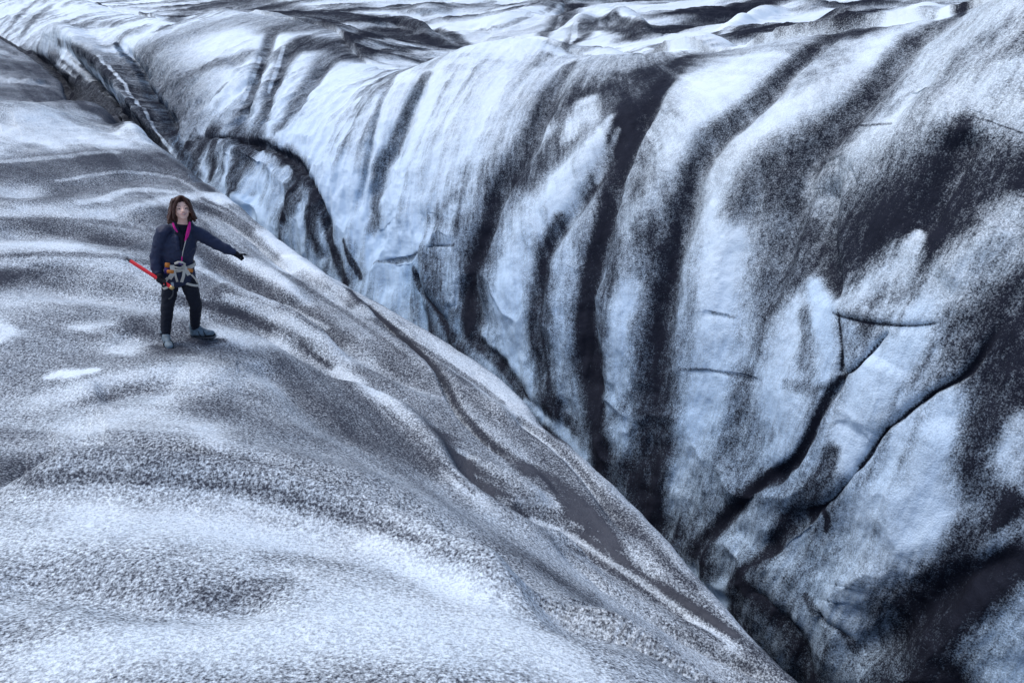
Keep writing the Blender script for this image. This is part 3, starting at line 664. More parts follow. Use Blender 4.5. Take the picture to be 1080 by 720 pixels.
dirt(.95, .9, .5, (1000, 2, 6), (1030, 0, 5))
dirt(.05, .95, .5, (870, 32, 10), (900, 22, 18), (935, 22, 14))
dirt(.05, .95, .5, (955, 22, 10), (976, 14, 14), (996, 18, 8))
dirt(.08, .95, .5, (716, 52, 6), (740, 48, 8), (758, 52, 6))
dirt(.08, .95, .5, (618, 56, 5), (640, 51, 7), (658, 55, 5))
dirt(.08, .95, .5, (672, 54, 4), (684, 49, 6), (696, 53, 4))
dirt(.06, .9, .6, (530, 44, 16), (560, 43, 16), (590, 56, 10))

dirt(.70, .7, .5, (-20, 271, 4), (60, 268, 5), (120, 270, 5), (170, 280, 4))
dirt(.66, .7, .5, (-20, 232, 4), (50, 231, 4), (120, 236, 5), (160, 244, 4))
dirt(.70, .7, .5, (20, 190, 4), (90, 184, 4), (150, 180, 4), (196, 190, 4))
dirt(.25, .7, .5, (-20, 172, 4), (60, 166, 4), (120, 160, 4))
dirt(.28, .7, .5, (60, 190, 3), (120, 182, 3), (180, 186, 3), (212, 204, 3))
dirt(.68, .7, .5, (212, 240, 5), (240, 255, 6), (262, 270, 5))
dirt(.25, .7, .5, (210, 282, 5), (250, 303, 5), (300, 322, 5), (345, 346, 5))
dirt(.72, .7, .5, (300, 288, 4), (330, 308, 5), (365, 330, 5), (400, 356, 5), (430, 376, 4))
dirt(.70, .7, .5, (420, 350, 4), (460, 376, 5), (500, 402, 5), (530, 424, 4))
dirt(.70, .7, .5, (405, 430, 4), (440, 462, 5), (470, 494, 5), (500, 520, 4))
dirt(.72, .7, .5, (600, 575, 4), (650, 606, 5), (700, 638, 5), (760, 676, 5))
dirt(.85, .85, .5, (164, 366, 8), (178, 370, 10), (190, 366, 6), edge=.4)  # contact shadow of her right boot, painted into the ice colour
dirt(.85, .85, .5, (200, 358, 6), (216, 361, 8), (232, 359, 5), edge=.4)  # the same painted contact shadow under the left boot

dirt(.10, .9, .5, (-10, 14, 10), (40, 10, 12), (100, 12, 10), (160, 10, 8))
dirt(.70, .85, .5, (8, 34, 4), (20, 18, 5), (32, 6, 4), edge=.5)
dirt(.70, .85, .5, (24, 38, 4), (38, 20, 5), (52, 8, 4), edge=.5)
dirt(.10, .9, .5, (110, 34, 8), (150, 24, 8), (176, 26, 6))
dirt(.12, .85, .5, (350, 4, 6), (420, 6, 6), (480, 3, 6))
dirt(.12, .85, .5, (395, 18, 4), (440, 22, 5), (480, 28, 5), (510, 22, 4))


dirt(.22, .7, .6, (1090, 62, 18), (1040, 84, 20), (990, 116, 16))
dirt(.26, .7, .6, (1050, 12, 14), (1010, 44, 16), (972, 84, 14))
dirt(.85, .9, .5, (640, 30, 8), (680, 40, 16), (725, 32, 24), (765, 18, 20), (810, 4, 14))
dirt(.85, .9, .5, (330, 50, 10), (370, 46, 10), (420, 41, 9), (470, 50, 7))
dirt(.80, .9, .5, (345, 22, 8), (400, 25, 9), (450, 34, 8), (488, 45, 6))
dirt(.80, .9, .5, (-20, 66, 20), (20, 70, 20), (52, 80, 14))
dirt(.78, .9, .5, (-20, 97, 12), (30, 99, 11), (72, 105, 9))
# streaks and blotches finer than the painted patches
dirt_shade_v = dirt_shade_v + np.where(nearm, .16 * n_near + .08 * n_round, np.where(fieldm, .40 * n_field, .16 * n_wall + .20 * n_wallf + .10 * n_round)) * (1 - .8 * silt) * (np.where(nearm, .4, .22) + np.where(nearm, .6, .78) * sstep(.05, .4, dirt_shade_v))
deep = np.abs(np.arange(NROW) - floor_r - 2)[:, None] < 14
dirt_shade_v = np.where(deep, np.maximum(dirt_shade_v, .80), dirt_shade_v)
silt = silt * sstep(-.55, .05, n_lip + .7 * n_round)
dirt_shade_v = np.minimum(dirt_shade_v, .93 + .12 * n_round)
dirt_shade_v = dirt_shade_v + np.where(nearm, .075 * sstep(4.5, 6.5, DFAR) * sstep(.1, .35, dirt_shade_v), 0)
flow = np.stack([np.where(nearm, GP * 1.0, af), np.where(nearm, a_, t_), np.zeros_like(a_)], -1)
if_near = np.where(nearm, 1.0, 0.0)

# weathered relief: gentle lumps everywhere, scallops low on the wall
rough = .018 * fbm2(wx * 3.1, wy * 3.1 + wz * 2.0, 4, 31, .55) * scl * np.where(nearm, 1, .4)
rough = rough + np.where(nearm, .022 * n_near, 0) + np.where(~nearm & ~fieldm, (.03 + .05 * sstep(6.5, 4, t_)) * n_wall + (.018 + .03 * sstep(6.5, 4, t_)) * n_wallf + .05 * fbm2(a_ * 1.6, t_ * 1.5, 4, 41, .55), 0)
rough = rough + np.where(fieldm, .26 * n_field + .22 * (1 - 2.2 * np.abs(fbm2(wx * .16 + .1 * wy, wy * .30 - .1 * wx, 5, 44, .5))), 0)
ridged = 1 - 2 * np.abs(fbm2(af * .75 + .3 * t_, t_ * .55 - .2 * af, 4, 57, .5)) * 2
rough = rough + np.where(~nearm & ~fieldm, .10 * ridged, 0) * sstep(7.5, 3, t_ * np.ones_like(af))
G = G + normals(G) * rough[..., None]

# ------------------------------------------------------------------ ice material
def N(nt, kind, **kw):
    n = nt.nodes.new('ShaderNode' + kind)
    for k_, v_ in kw.items():
        if hasattr(n, k_): setattr(n, k_, v_)
        else: n.inputs[k_.replace('_', ' ')].default_value = v_
    return n

def ice_material():
    m = bpy.data.materials.new('glacier_ice'); m.use_nodes = True; nt = m.node_tree; L = nt.links.new
    bs = nt.nodes['Principled BSDF']
    def attr(nm): n = N(nt, 'Attribute'); n.attribute_name = nm; return n
    def math_(op, a, b=None, clamp=False):
        n = N(nt, 'Math', operation=op); n.use_clamp = clamp
        for i, s in enumerate((a, b)):
            if s is None: continue
            if isinstance(s, (int, float)): n.inputs[i].default_value = s
            else: L(s, n.inputs[i])
        return n.outputs[0]
    def mixc(f, a, b):
        n = N(nt, 'Mix', data_type='RGBA')
        if isinstance(f, (int, float)): n.inputs[0].default_value = f
        else: L(f, n.inputs[0])
        for s, i in ((a, 6), (b, 7)):
            if isinstance(s, tuple): n.inputs[i].default_value = s
            else: L(s, n.inputs[i])
        return n.outputs[2]
    geo = N(nt, 'NewGeometry')
    tex = N(nt, 'TexCoord')
    def noise(scale, detail, rough, vec=None, dist=0.0):
        n = N(nt, 'TexNoise'); n.inputs['Scale'].default_value = scale; n.inputs['Detail'].default_value = detail; n.inputs['Roughness'].default_value = rough
        n.inputs['Distortion'].default_value = dist
        L(vec or tex.outputs['Object'], n.inputs['Vector']); return n.outputs[0]
    dv = attr('dirt').outputs['Fac']; bl = attr('blue').outputs['Fac']; si = attr('silt').outputs['Fac']; nr = attr('near').outputs['Fac']
    fl = attr('flow').outputs['Vector']
    mp = N(nt, 'Mapping'); mp.inputs['Scale'].default_value = (1, .19, 1); L(fl, mp.inputs['Vector'])
    g1 = noise(48, 3, .62)                    # grit grains
    g2 = noise(13, 5, .72)
    g3 = noise(16, 4, .65, mp.outputs[0])     # fine streaks that follow the melt water
    g0 = noise(85, 3, .6)
    far_ = math_('SUBTRACT', 1.0, nr)
    gs = math_('MULTIPLY', math_('SUBTRACT', g1, .5), math_('SUBTRACT', 1.9, math_('MULTIPLY', far_, .6)))
    gs = math_('ADD', gs, math_('MULTIPLY', math_('SUBTRACT', g2, .5), math_('ADD', .35, math_('MULTIPLY', far_, .40))))
    gs = math_('ADD', gs, math_('MULTIPLY', math_('SUBTRACT', g3, .5), math_('MULTIPLY', far_, .7)))
    gs = math_('ADD', gs, math_('MULTIPLY', math_('SUBTRACT', g0, .5), math_('SUBTRACT', 1.3, math_('MULTIPLY', far_, .6))))
    # grains stand out most where the cover is thin to middling
    lowc = N(nt, 'MapRange', interpolation_type='SMOOTHSTEP'); L(dv, lowc.inputs[0]); lowc.inputs[1].default_value = .05; lowc.inputs[2].default_value = .42
    par = math_('MULTIPLY', math_('MULTIPLY', dv, math_('SUBTRACT', 1.05, dv, True)), 3.4)
    par = math_('MULTIPLY', par, math_('MAXIMUM', lowc.outputs[0], math_('MULTIPLY', nr, .8)))
    gs = math_('MULTIPLY', gs, math_('ADD', par, .27))
    gs = math_('MULTIPLY', gs, math_('SUBTRACT', 1.0, math_('MULTIPLY', si, .45)))
    cov = math_('ADD', math_('MULTIPLY', math_('SUBTRACT', dv, .5), math_('SUBTRACT', 1.42, math_('MULTIPLY', nr, .2))), .51)
    cov = math_('ADD', cov, math_('MULTIPLY', si, .6))
    cov = math_('ADD', cov, gs, True)
    covs = math_('SUBTRACT', 1.0, math_('POWER', math_('SUBTRACT', 1.0, cov, True), 1.35))
    # clean ice: white crust, with bluer glassy ice where the wall is washed
    patch = noise(1.7, 3, .6)
    white = mixc(patch, (.71, .80, .88, 1), (.85, .89, .91, 1))
    blu = mixc(noise(5, 4, .65, mp.outputs[0]), (.26, .49, .80, 1), (.56, .75, .92, 1))
    ice = mixc(bl, white, blu)
    dark = mixc(noise(7, 4, .6), (.008, .009, .015, 1), (.025, .027, .040, 1))
    siltc = mixc(noise(9, 6, .78), (.033, .035, .046, 1), (.140, .143, .162, 1))
    dark = mixc(math_('MULTIPLY', nr, .7), dark, mixc(noise(6, 4, .6), (.043, .046, .060, 1), (.070, .074, .091, 1)))      # thinner, greyer ash on the walked ice
    darkn = mixc(si, dark, siltc)
    col = mixc(covs, ice, darkn)
    L(col, bs.inputs['Base Color'])
    rgh = N(nt, 'MapRange'); L(covs, rgh.inputs[0]); rgh.inputs[3].default_value = .55; rgh.inputs[4].default_value = .75
    L(rgh.outputs[0], bs.inputs['Roughness']); sp_ = N(nt, 'MapRange'); L(covs, sp_.inputs[0]); sp_.inputs[3].default_value = .30; sp_.inputs[4].default_value = .05; L(sp_.outputs[0], bs.inputs['Specular IOR Level'])
    bump = N(nt, 'Bump'); bump.inputs['Strength'].default_value = .55; bump.inputs['Distance'].default_value = .02
    hh = math_('ADD', math_('MULTIPLY', g2, 1.6), math_('ADD', g1, math_('MULTIPLY', g3, .8)))
    L(hh, bump.inputs['Height']); L(bump.outputs[0], bs.inputs['Normal'])
    return m
ICE = ice_material()
attrs = dict(dirt=dirt_shade_v, blue=blue, silt=silt, near=if_near, flow=flow)
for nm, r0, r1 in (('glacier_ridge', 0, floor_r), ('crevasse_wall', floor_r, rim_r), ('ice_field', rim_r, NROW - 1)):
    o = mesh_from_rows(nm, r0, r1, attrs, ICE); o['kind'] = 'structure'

# ------------------------------------------------------------------ the climber
def simple_mat(name, col, rough=.7, spec=.3, metal=0.0, var=0.0, scale=40.0, bump=0.0, sheen=0.0, col2=None):
    m = bpy.data.materials.new(name); m.use_nodes = True; nt = m.node_tree; bs = nt.nodes['Principled BSDF']
    bs.inputs['Roughness'].default_value = rough; bs.inputs['Specular IOR Level'].default_value = spec; bs.inputs['Metallic'].default_value = metal
    tc = N(nt, 'TexCoord'); nz = N(nt, 'TexNoise'); nz.inputs['Scale'].default_value = scale; nz.inputs['Detail'].default_value = 4; nt.links.new(tc.outputs['Object'], nz.inputs['Vector'])
    mx = N(nt, 'Mix', data_type='RGBA'); nt.links.new(nz.outputs[0], mx.inputs[0])
    c2 = col2 or tuple(c * (1 + var) for c in col)
    mx.inputs[6].default_value = (*[c * (1 - var) for c in col], 1); mx.inputs[7].default_value = (*c2, 1)
    nt.links.new(mx.outputs[2], bs.inputs['Base Color'])
    if bump:
        b = N(nt, 'Bump'); b.inputs['Strength'].default_value = bump; b.inputs['Distance'].default_value = .01
        nt.links.new(nz.outputs[0], b.inputs['Height']); nt.links.new(b.outputs[0], bs.inputs['Normal'])
    if sheen: bs.inputs['Sheen Weight'].default_value = sheen
    return m
M_SKIN = simple_mat('skin', (.88, .54, .42), .5, .35, var=.05)
M_HAIR = simple_mat('brown_hair', (.016, .007, .006), .5, .25, var=.3, scale=20, bump=.6, col2=(.095, .034, .022))
M_JACKET = simple_mat('navy_shell_fabric', (.014, .020, .052), .60, .35, var=.25, scale=26, bump=.5)
M_PANTS = simple_mat('black_softshell', (.010, .011, .019), .75, .25, var=.25, scale=30, bump=.5)
M_GLOVE = simple_mat('black_fleece', (.009, .009, .013), .85, .2, var=.3, scale=60, bump=.4)
M_PINK = simple_mat('magenta_lining', (.62, .012, .22), .7, .3, var=.12)
M_DARK = simple_mat('dark_knit', (.016, .016, .028), .85, .2, var=.3, scale=80, bump=.5)
M_WEB = simple_mat('grey_webbing', (.55, .50, .43), .75, .3, var=.18, scale=60, bump=.3)
M_ORANGE = simple_mat('orange_plastic', (.62, .20, .03), .5, .4, var=.12)
M_PURPLE = simple_mat('purple_webbing', (.07, .035, .16), .7, .3, var=.2)
M_STEEL = simple_mat('worn_steel', (.32, .33, .35), .42, .5, .85, var=.25, scale=30)
M_DARKSTEEL = simple_mat('dark_steel', (.06, .06, .065), .45, .5, .6, var=.3, scale=30)
M_RED = simple_mat('red_painted_shaft', (.74, .018, .028), .4, .45, var=.12, scale=25)
M_BOOT = simple_mat('grey_blue_boot_leather', (.025, .038, .048), .65, .3, var=.4, scale=24, bump=.5, col2=(.26, .33, .38))
M_SOLE = simple_mat('black_rubber', (.016, .016, .018), .8, .3, var=.2)
M_EYE = simple_mat('dark_eye', (.02, .013, .010), .25, .5, var=.1)
M_LIP = simple_mat('lip', (.60, .27, .24), .45, .4, var=.08)
M_TEETH = simple_mat('teeth', (.66, .56, .50), .4, .5, var=.03)

V = Vector
class Vol:
    """overlapping balls, gathered as plain arrays"""
    def __init__(self): self.v = []; self.f = []; self.n = 0
    def add(self, M, seg):
        uv, fa = ball(seg); A = np.array(M)
        self.v.append(uv @ A[:3, :3].T + A[:3, 3]); self.f.append(fa + self.n); self.n += len(uv)
    def mesh(self):
        me = bpy.data.meshes.new('tmp'); v = np.concatenate(self.v); f = np.concatenate(self.f)
        me.vertices.add(len(v)); me.vertices.foreach_set('co', v.astype(np.float32).ravel())
        me.loops.add(f.size); me.loops.foreach_set('vertex_index', f.astype(np.int32).ravel())
        me.polygons.add(len(f)); me.polygons.foreach_set('loop_start', np.arange(0, f.size, 3, dtype=np.int32)); me.update()
        return me
BALLS = {}
def ball(seg):
    if seg not in BALLS:
        b = bmesh.new(); bmesh.ops.create_uvsphere(b, u_segments=seg, v_segments=max(8, seg // 2), radius=1); bmesh.ops.triangulate(b, faces=b.faces[:])
        b.verts.index_update(); BALLS[seg] = (np.array([v.co[:] for v in b.verts]), np.array([[v.index for v in f.verts] for f in b.faces])); b.free()
    return BALLS[seg]
def ell(bm, c, r, rot=None, seg=16):
    M = Matrix.Translation(V(c)) @ (rot.to_matrix().to_4x4() if rot is not None else Matrix()) @ Matrix.Diagonal((*((r, r, r) if isinstance(r, (int, float)) else r), 1))
    bm.add(M, seg)

def limb(bm, nodes, step=.012, seg=14, flat=None, ripple=0.0, wave=.05):
    """overlapping balls along a path: nodes = [(point, radius), ...]; flat = (axis, factor) squashes them"""
    L = 0
    for (a, ra), (b, rb) in zip(nodes[:-1], nodes[1:]):
        a, b = V(a), V(b); n = max(1, int((b - a).length / step))
        for i in range(n + 1):
            t = i / n; r = ra + (rb - ra) * t
            if ripple: r *= 1 + ripple * (abs(math.sin((L + (b - a).length * t) / wave * math.pi)) - .6)
            rr = (r, r, r) if flat is None else tuple(r * f for f in flat)
            ell(bm, a.lerp(b, t), rr, seg=seg)
        L += (b - a).length

def band(bm, pts, w, th, closed=False, up=V((0, 0, 1)), normals_=None):
    """flat strap along a path; w = width, th = thickness"""
    pts = [V(p) for p in pts]; n = len(pts); rings = []
    for i, p in enumerate(pts):
        a = pts[i - 1] if (i or closed) else p; b = pts[(i + 1) % n] if (i < n - 1 or closed) else p
        T = (b - a).normalized(); nn = V(normals_[i]).normalized() if normals_ else T.cross(up).normalized()
        s = nn.cross(T).normalized()
        rings.append([bm.verts.new(p + s * w / 2 * x + nn * th * y) for x, y in ((-1, 0), (1, 0), (1, 1), (-1, 1))])
    for i in range(n if closed else n - 1):
        A, B = rings[i], rings[(i + 1) % n]
        for k_ in range(4): bm.faces.new((A[k_], A[(k_ + 1) % 4], B[(k_ + 1) % 4], B[k_]))
    if not closed: bm.faces.new(rings[0]); bm.faces.new(rings[-1][::-1])
    bmesh.ops.recalc_face_normals(bm, faces=bm.faces[:])

def rod(bm, pts, radii, seg=10, flat=1.0, up=V((0, 0, 1))):
    pts = [V(p) for p in pts]; n = len(pts); rings = []
    if isinstance(radii, (int, float)): radii = [radii] * n
    for i, p in enumerate(pts):
        T = (pts[min(n - 1, i + 1)] - pts[max(0, i - 1)]).normalized(); s = T.cross(up)
        s = s.normalized() if s.length > 1e-4 else V((1, 0, 0)); w = s.cross(T).normalized()
        rings.append([bm.verts.new(p + (s * math.cos(q) * flat + w * math.sin(q)) * radii[i]) for q in [2 * math.pi * j / seg for j in range(seg)]])
    for A, B in zip(rings[:-1], rings[1:]):
        for j in range(seg): bm.faces.new((A[j], A[(j + 1) % seg], B[(j + 1) % seg], B[j]))
    bm.faces.new(rings[0][::-1]); bm.faces.new(rings[-1]); bmesh.ops.recalc_face_normals(bm, faces=bm.faces[:])

ORG = V((0, 0, 0))
def link(name, bm, mat, parent=None, smooth=True, root=False):
    for v in bm.verts: v.co -= ORG
    me = bpy.data.meshes.new(name); bm.to_mesh(me); bm.free()
    if smooth: me.polygons.foreach_set('use_smooth', [True] * len(me.polygons))
    me.materials.append(mat); o = bpy.data.objects.new(name, me); COL.objects.link(o)
    if parent: o.parent = parent
    return o

def fuse(bm, voxel, iters=2, wrinkle=0.0, wscale=18.0, wstretch=(1, 1, 1)):
    """one continuous skin over overlapping volumes"""
    me = bm.mesh()
    o = bpy.data.objects.new('tmp', me); COL.objects.link(o)
    md = o.modifiers.new('r', 'REMESH'); md.mode = 'VOXEL'; md.voxel_size = voxel
    ev = o.evaluated_get(bpy.context.evaluated_depsgraph_get()); m2 = bpy.data.meshes.new_from_object(ev)
    out = bmesh.new(); out.from_mesh(m2)
    bpy.data.objects.remove(o); bpy.data.meshes.remove(me); bpy.data.meshes.remove(m2)
    for _ in range(iters): bmesh.ops.smooth_vert(out, verts=out.verts[:], factor=.5, use_axis_x=True, use_axis_y=True, use_axis_z=True)
    if wrinkle:
        from mathutils import noise as mn
        out.normal_update()
        for v in out.verts:
            q = V((v.co.x * wstretch[0], v.co.y * wstretch[1], v.co.z * wstretch[2])) * wscale
            v.co += v.normal * wrinkle * (mn.noise(q) + .5 * mn.noise(q * 2.1))
    return out

ice_cast = caster(G)
gR, gL = V(ice_cast(177, 364)[0]), V(ice_cast(211, 355)[0])
STAND = (gR + gL) / 2; STAND.z = min(gR.z, gL.z)
away = V((STAND.x, STAND.y, 0)).normalized()                # she faces the photographer
YAW = math.atan2(-away.x, away.y)
UNTURN = Matrix.Rotation(-YAW, 3, 'Z')
def local(w): return UNTURN @ (V(w) - STAND)                # her own frame: x to her left, -y to the front
def J(u, v, dy=0.0):
    d = V(ray(u, v)); e = V(EYE); t = ((STAND - e).dot(away) + .04 + dy) / d.dot(away)
    return local(e + d * t)
footR, footL = local(gR), local(gL)
# joints (her right side is on the left of the picture)
neck, headc = J(192.5, 240, .03), J(191.5, 221, .02)
shR, shL = J(172, 245.5, .03), J(208, 246, .02)
elR, elL = J(165, 272, .05), J(230, 258, -.02)
wrR, wrL = J(166.5, 292, -.04), J(246, 266, -.08)
hipR, hipL = J(181, 291, .03), J(196.5, 291, .03)
knR, knL = J(176.5, 324, .0), J(206.5, 322, -.02)
ankR = footR + V((0, .055, .105)); ankL = footL + V((-.035, .03, .10))
chest, waist, pelvis = J(190, 256, .03), J(188, 274, .03), J(188.5, 287, .03)

# right hand: a fist round the shaft; left hand: pointing
axe_a, axe_b = J(136.5, 274.5, .06), J(181.5, 303.5, -.22)      # spike end, head end
axd = (axe_b - axe_a).normalized()
tt = (wrR - axe_a).dot(axd) + .075
grip = axe_a + axd * tt
def hand_fist(bm, s):
    palm = grip + V((-.0, .018, .022))
    limb(bm, [(wrR, .027 * s), (palm + V((0, .004, .02)), .030 * s)], .01, 12)
    side = axd
    for k_ in range(4):                                   # four fingers curl round the shaft
        o_ = grip + side * (-.030 + .021 * k_)
        ln = (1.0, 1.08, 1.02, .86)[k_]
        u_ = (V((0, 0, 1)) - side * side.z).normalized(); w_ = side.cross(u_).normalized()
        w_ = w_ if w_.y < 0 else -w_
        pts = [o_ + u_ * .020 - w_ * .016, o_ + u_ * .024 + w_ * .012, o_ + w_ * .027 * ln, o_ - u_ * .020 + w_ * .014, o_ - u_ * .022 - w_ * .006]
        limb(bm, [(p, .0098 * s) for p in pts], .006, 10)
        limb(bm, [(palm, .017 * s), (pts[0], .012 * s)], .008, 10)
    u_ = (V((0, 0, 1)) - side * side.z).normalized()
    th = [palm + V((.0, -.012, -.004)), grip + side * .045 + u_ * .018 + V((0, -.02, 0)), grip + side * .056 + V((0, -.026, -.012))]
    limb(bm, [(th[0], .0135 * s), (th[1], .0115 * s), (th[2], .010 * s)], .006, 10)
pd = (wrL - elL).normalized()
def hand_point(bm, s):
    kn_ = J(251.5, 269.5, -.11)                            # knuckles
    limb(bm, [(wrL, .026 * s), (wrL.lerp(kn_, .5), .030 * s), (kn_, .027 * s)], .008, 12, flat=(1, .8, 1))
    fwd = V((1, -.05, -.12)).normalized(); dn = V((.15, -.1, -1)).normalized(); ac = fwd.cross(dn).normalized()
    # index finger straight out, the other three half closed, the thumb hanging below
    limb(bm, [(kn_ + V((.005, -.01, .012)), .0115 * s), (kn_ + V((.040, -.012, .012)), .0100 * s), (kn_ + V((.066, -.012, .006)), .0092 * s), (kn_ + V((.080, -.012, -.001)), .008 * s)], .005, 10)
    for k_ in range(3):
        b_ = kn_ + V((.008, .006 + .014 * k_, -.004 - .010 * k_)); ln = (1.0, .95, .8)[k_]
        limb(bm, [(b_, .0112 * s), (b_ + (fwd * .030 + dn * .008) * ln, .0100 * s), (b_ + (fwd * .034 + dn * .034) * ln, .0094 * s), (b_ + (fwd * .014 + dn * .044) * ln, .0085 * s)], .005, 10)
    limb(bm, [(wrL.lerp(kn_, .35) + dn * .012 + V((0, -.012, 0)), .0135 * s), (wrL.lerp(kn_, .7) + dn * .034 + V((.010, -.022, 0)), .0115 * s), (wrL.lerp(kn_, .95) + dn * .050 + V((.018, -.022, 0)), .0095 * s)], .006, 10)

# ---- body: one continuous skin, head included
HEADQ = Quaternion((1, 0, 0), math.radians(-22)) @ Quaternion((0, 0, 1), math.radians(6)) @ Quaternion((0, 1, 0), math.radians(3))
HR = HEADQ.to_matrix()
HS = 1.12
def hp(x, y, z): return headc + HR @ V((x, y, z)) * HS          # head space: x to her left, -y out of the face
bm = Vol()
ell(bm, hp(0, .015, .030), tuple(HS * q for q in (.073, .092, .088)), HEADQ, 20)     # skull
ell(bm, hp(0, -.018, -.022), tuple(HS * q for q in (.060, .068, .075)), HEADQ, 20)   # face
ell(bm, hp(0, -.040, -.070), tuple(HS * q for q in (.036, .036, .030)), HEADQ)       # jaw and chin
ell(bm, hp(0, -.062, -.086), tuple(HS * q for q in (.016, .014, .013)), HEADQ)
for sx in (-1, 1):
    ell(bm, hp(.034 * sx, -.052, -.028), tuple(HS * q for q in (.024, .022, .022)), HEADQ)   # cheeks
    ell(bm, hp(.030 * sx, -.066, .018), tuple(HS * q for q in (.026, .012, .010)), HEADQ)    # brow
    ell(bm, hp(.073 * sx, .005, -.012), tuple(HS * q for q in (.010, .018, .030)), HEADQ)    # ears
    ell(bm, hp(.013 * sx, -.088, -.030), tuple(HS * q for q in (.009, .010, .008)), HEADQ)   # nostrils
limb(bm, [(hp(0, -.078, .008), .010), (hp(0, -.090, -.012), .010), (hp(0, -.100, -.026), .0115)], .005, 10)   # nose
limb(bm, [(hp(-.022, -.078, -.050), .008), (hp(0, -.086, -.052), .009), (hp(.022, -.078, -.050), .008)], .005, 10)
limb(bm, [(hp(0, .02, -.05), .052), (neck, .055), (chest, .075)])
limb(bm, [(shR, .045), (neck.lerp(chest, .5), .05), (shL, .045)])
limb(bm, [(chest, .10), (waist, .088), (pelvis, .10)], flat=(1.25, .85, 1))
limb(bm, [(shR, .048), (elR, .036), (wrR, .027)]); limb(bm, [(shL, .048), (elL, .036), (wrL, .027)])
limb(bm, [(pelvis, .09), (hipR, .083), (knR, .053), (ankR, .037)]); limb(bm, [(pelvis, .09), (hipL, .083), (knL, .053), (ankL, .037)])
toeR = footR + V((.014, -.105, .04)); toeL = footL + V((.105, -.045, .042))
limb(bm, [(ankR, .036), (toeR, .026)]); limb(bm, [(ankL, .036), (toeL, .026)])
hand_fist(bm, .8); hand_point(bm, .8)
bm = fuse(bm, .0062, 2)
person = link('person', bm, M_SKIN); person.location = STAND; person.rotation_euler.z = YAW
person['label'] = 'woman in navy jacket and black trousers standing on the grey ice, pointing at the crevasse'
person['category'] = 'person'

for sx in (-1, 1):
    b = Vol(); ell(b, hp(.029 * sx, -.0765, .000), (.0125, .007, .0058), HEADQ); link('eye', fuse(b, .0022, 1), M_EYE, person)
    b = Vol(); limb(b, [(hp(.014 * sx, -.086, .019), .0032), (hp(.030 * sx, -.084, .0235), .0036), (hp(.046 * sx, -.074, .018), .0025)], .004, 8); link('eyebrow', fuse(b, .003, 1), M_HAIR, person)
b = Vol()
limb(b, [(hp(-.027, -.080, -.046), .0032), (hp(-.012, -.0925, -.0475), .0040), (hp(0, -.0955, -.0475), .0036), (hp(.012, -.0925, -.0475), .0040), (hp(.027, -.080, -.046), .0032)], .004, 8)
limb(b, [(hp(-.026, -.080, -.047), .0032), (hp(-.012, -.091, -.0605), .0048), (hp(0, -.094, -.0625), .0050), (hp(.012, -.091, -.0605), .0048), (hp(.026, -.080, -.047), .0032)], .004, 8)
mouth = link('mouth', fuse(b, .003, 1), M_LIP, person)
b = Vol(); limb(b, [(hp(-.018, -.087, -.0515), .0035), (hp(0, -.0955, -.0545), .0052), (hp(.018, -.087, -.0515), .0035)], .004, 8); link('teeth', fuse(b, .003, 1), M_TEETH, mouth)

# ---- hair: parted, falling to the shoulders
b = Vol()
ell(b, hp(0, .022, .050), (.088, .104, .090), HEADQ, 22)
ell(b, hp(0, .060, -.03), (.098, .066, .125), HEADQ, 22)
rr = random.Random(8)
for sx in (-1, 1):
    wd = 1.14 if sx < 0 else 1.0                              # fuller on her right
    for k_ in range(13):                                      # locks from the parting over the temple and down
        f = k_ / 12
        y0 = -.070 + .115 * f
        top = hp(.010 * sx + .006, y0 * .9 - .004, .122 - .02 * abs(f - .4))
        mid = hp((.062 + .014 * f) * sx, y0 * .92 - .002, .080)
        tem = hp((.080 + .010 * f) * sx, y0 * .6 + .008, .012)
        jaw = hp((.092 + .020 * rr.random()) * sx * wd, y0 * .5 + .006, -.062)
        tip = hp((.086 + .044 * rr.random()) * sx * wd, y0 * .5 - .020 + .03 * rr.random(), -.092 - .034 * rr.random())
        if f < .25: mid, tem, jaw = hp(.040 * sx, -.078, .076), hp(.066 * sx, -.062, .026), hp(.080 * sx, -.060, -.045); tip = hp(.080 * sx * wd, -.064, -.096)
        limb(b, [(top, .013), (mid, .016), (tem, .018), (jaw, .018), (tip, .007)], .007, 10)
for k_ in range(10):
    x = -.09 + .18 * k_ / 9
    limb(b, [(hp(x * .6, .07, .10), .02), (hp(x, .105, .0), .026), (hp(x * 1.15, .090 + .01 * rr.random(), -.085 - .03 * rr.random()), .013)], .01, 10)
hair = link('hair', fuse(b, .0056, 1, .005, 60, (1, 1, .22)), M_HAIR, person)

# ---- jacket
b = Vol()
limb(b, [(J(191, 244, .03), .085), (J(190.5, 250, .03), .124), (chest, .136), (J(189, 266, .03), .134), (waist, .122), (J(188.2, 281, .03), .122), (J(187.6, 287, .03), .140), (J(187, 294, .03), .148)], .012, 18, flat=(1.30, .92, .6))
limb(b, [(shR + V((.055, 0, .028)), .058), (shR, .080), (shR.lerp(elR, .4), .078), (elR, .072), (elR.lerp(wrR, .5), .065), (wrR + V((0, 0, .012)), .050)], .008, 16, ripple=.07, wave=.062)
limb(b, [(shL + V((-.055, 0, .028)), .058), (shL, .076), (shL.lerp(elL, .4), .070), (elL, .062), (elL.lerp(wrL, .5), .055), (wrL, .043)], .008, 16, ripple=.07, wave=.062)
limb(b, [(neck + V((-.090, -.01, .0)), .040), (neck + V((-.065, .07, .02)), .050), (neck + V((0, .095, .02)), .05), (neck + V((.065, .07, .02)), .050), (neck + V((.092, -.01, -.005)), .040)], .01, 12)   # hood lying on the shoulders
limb(b, [(neck + V((-.062, -.055, .010)), .024), (J(186.5, 252, -.10), .026), (J(188.5, 263, -.11), .020)], .008, 12)     # open front edges
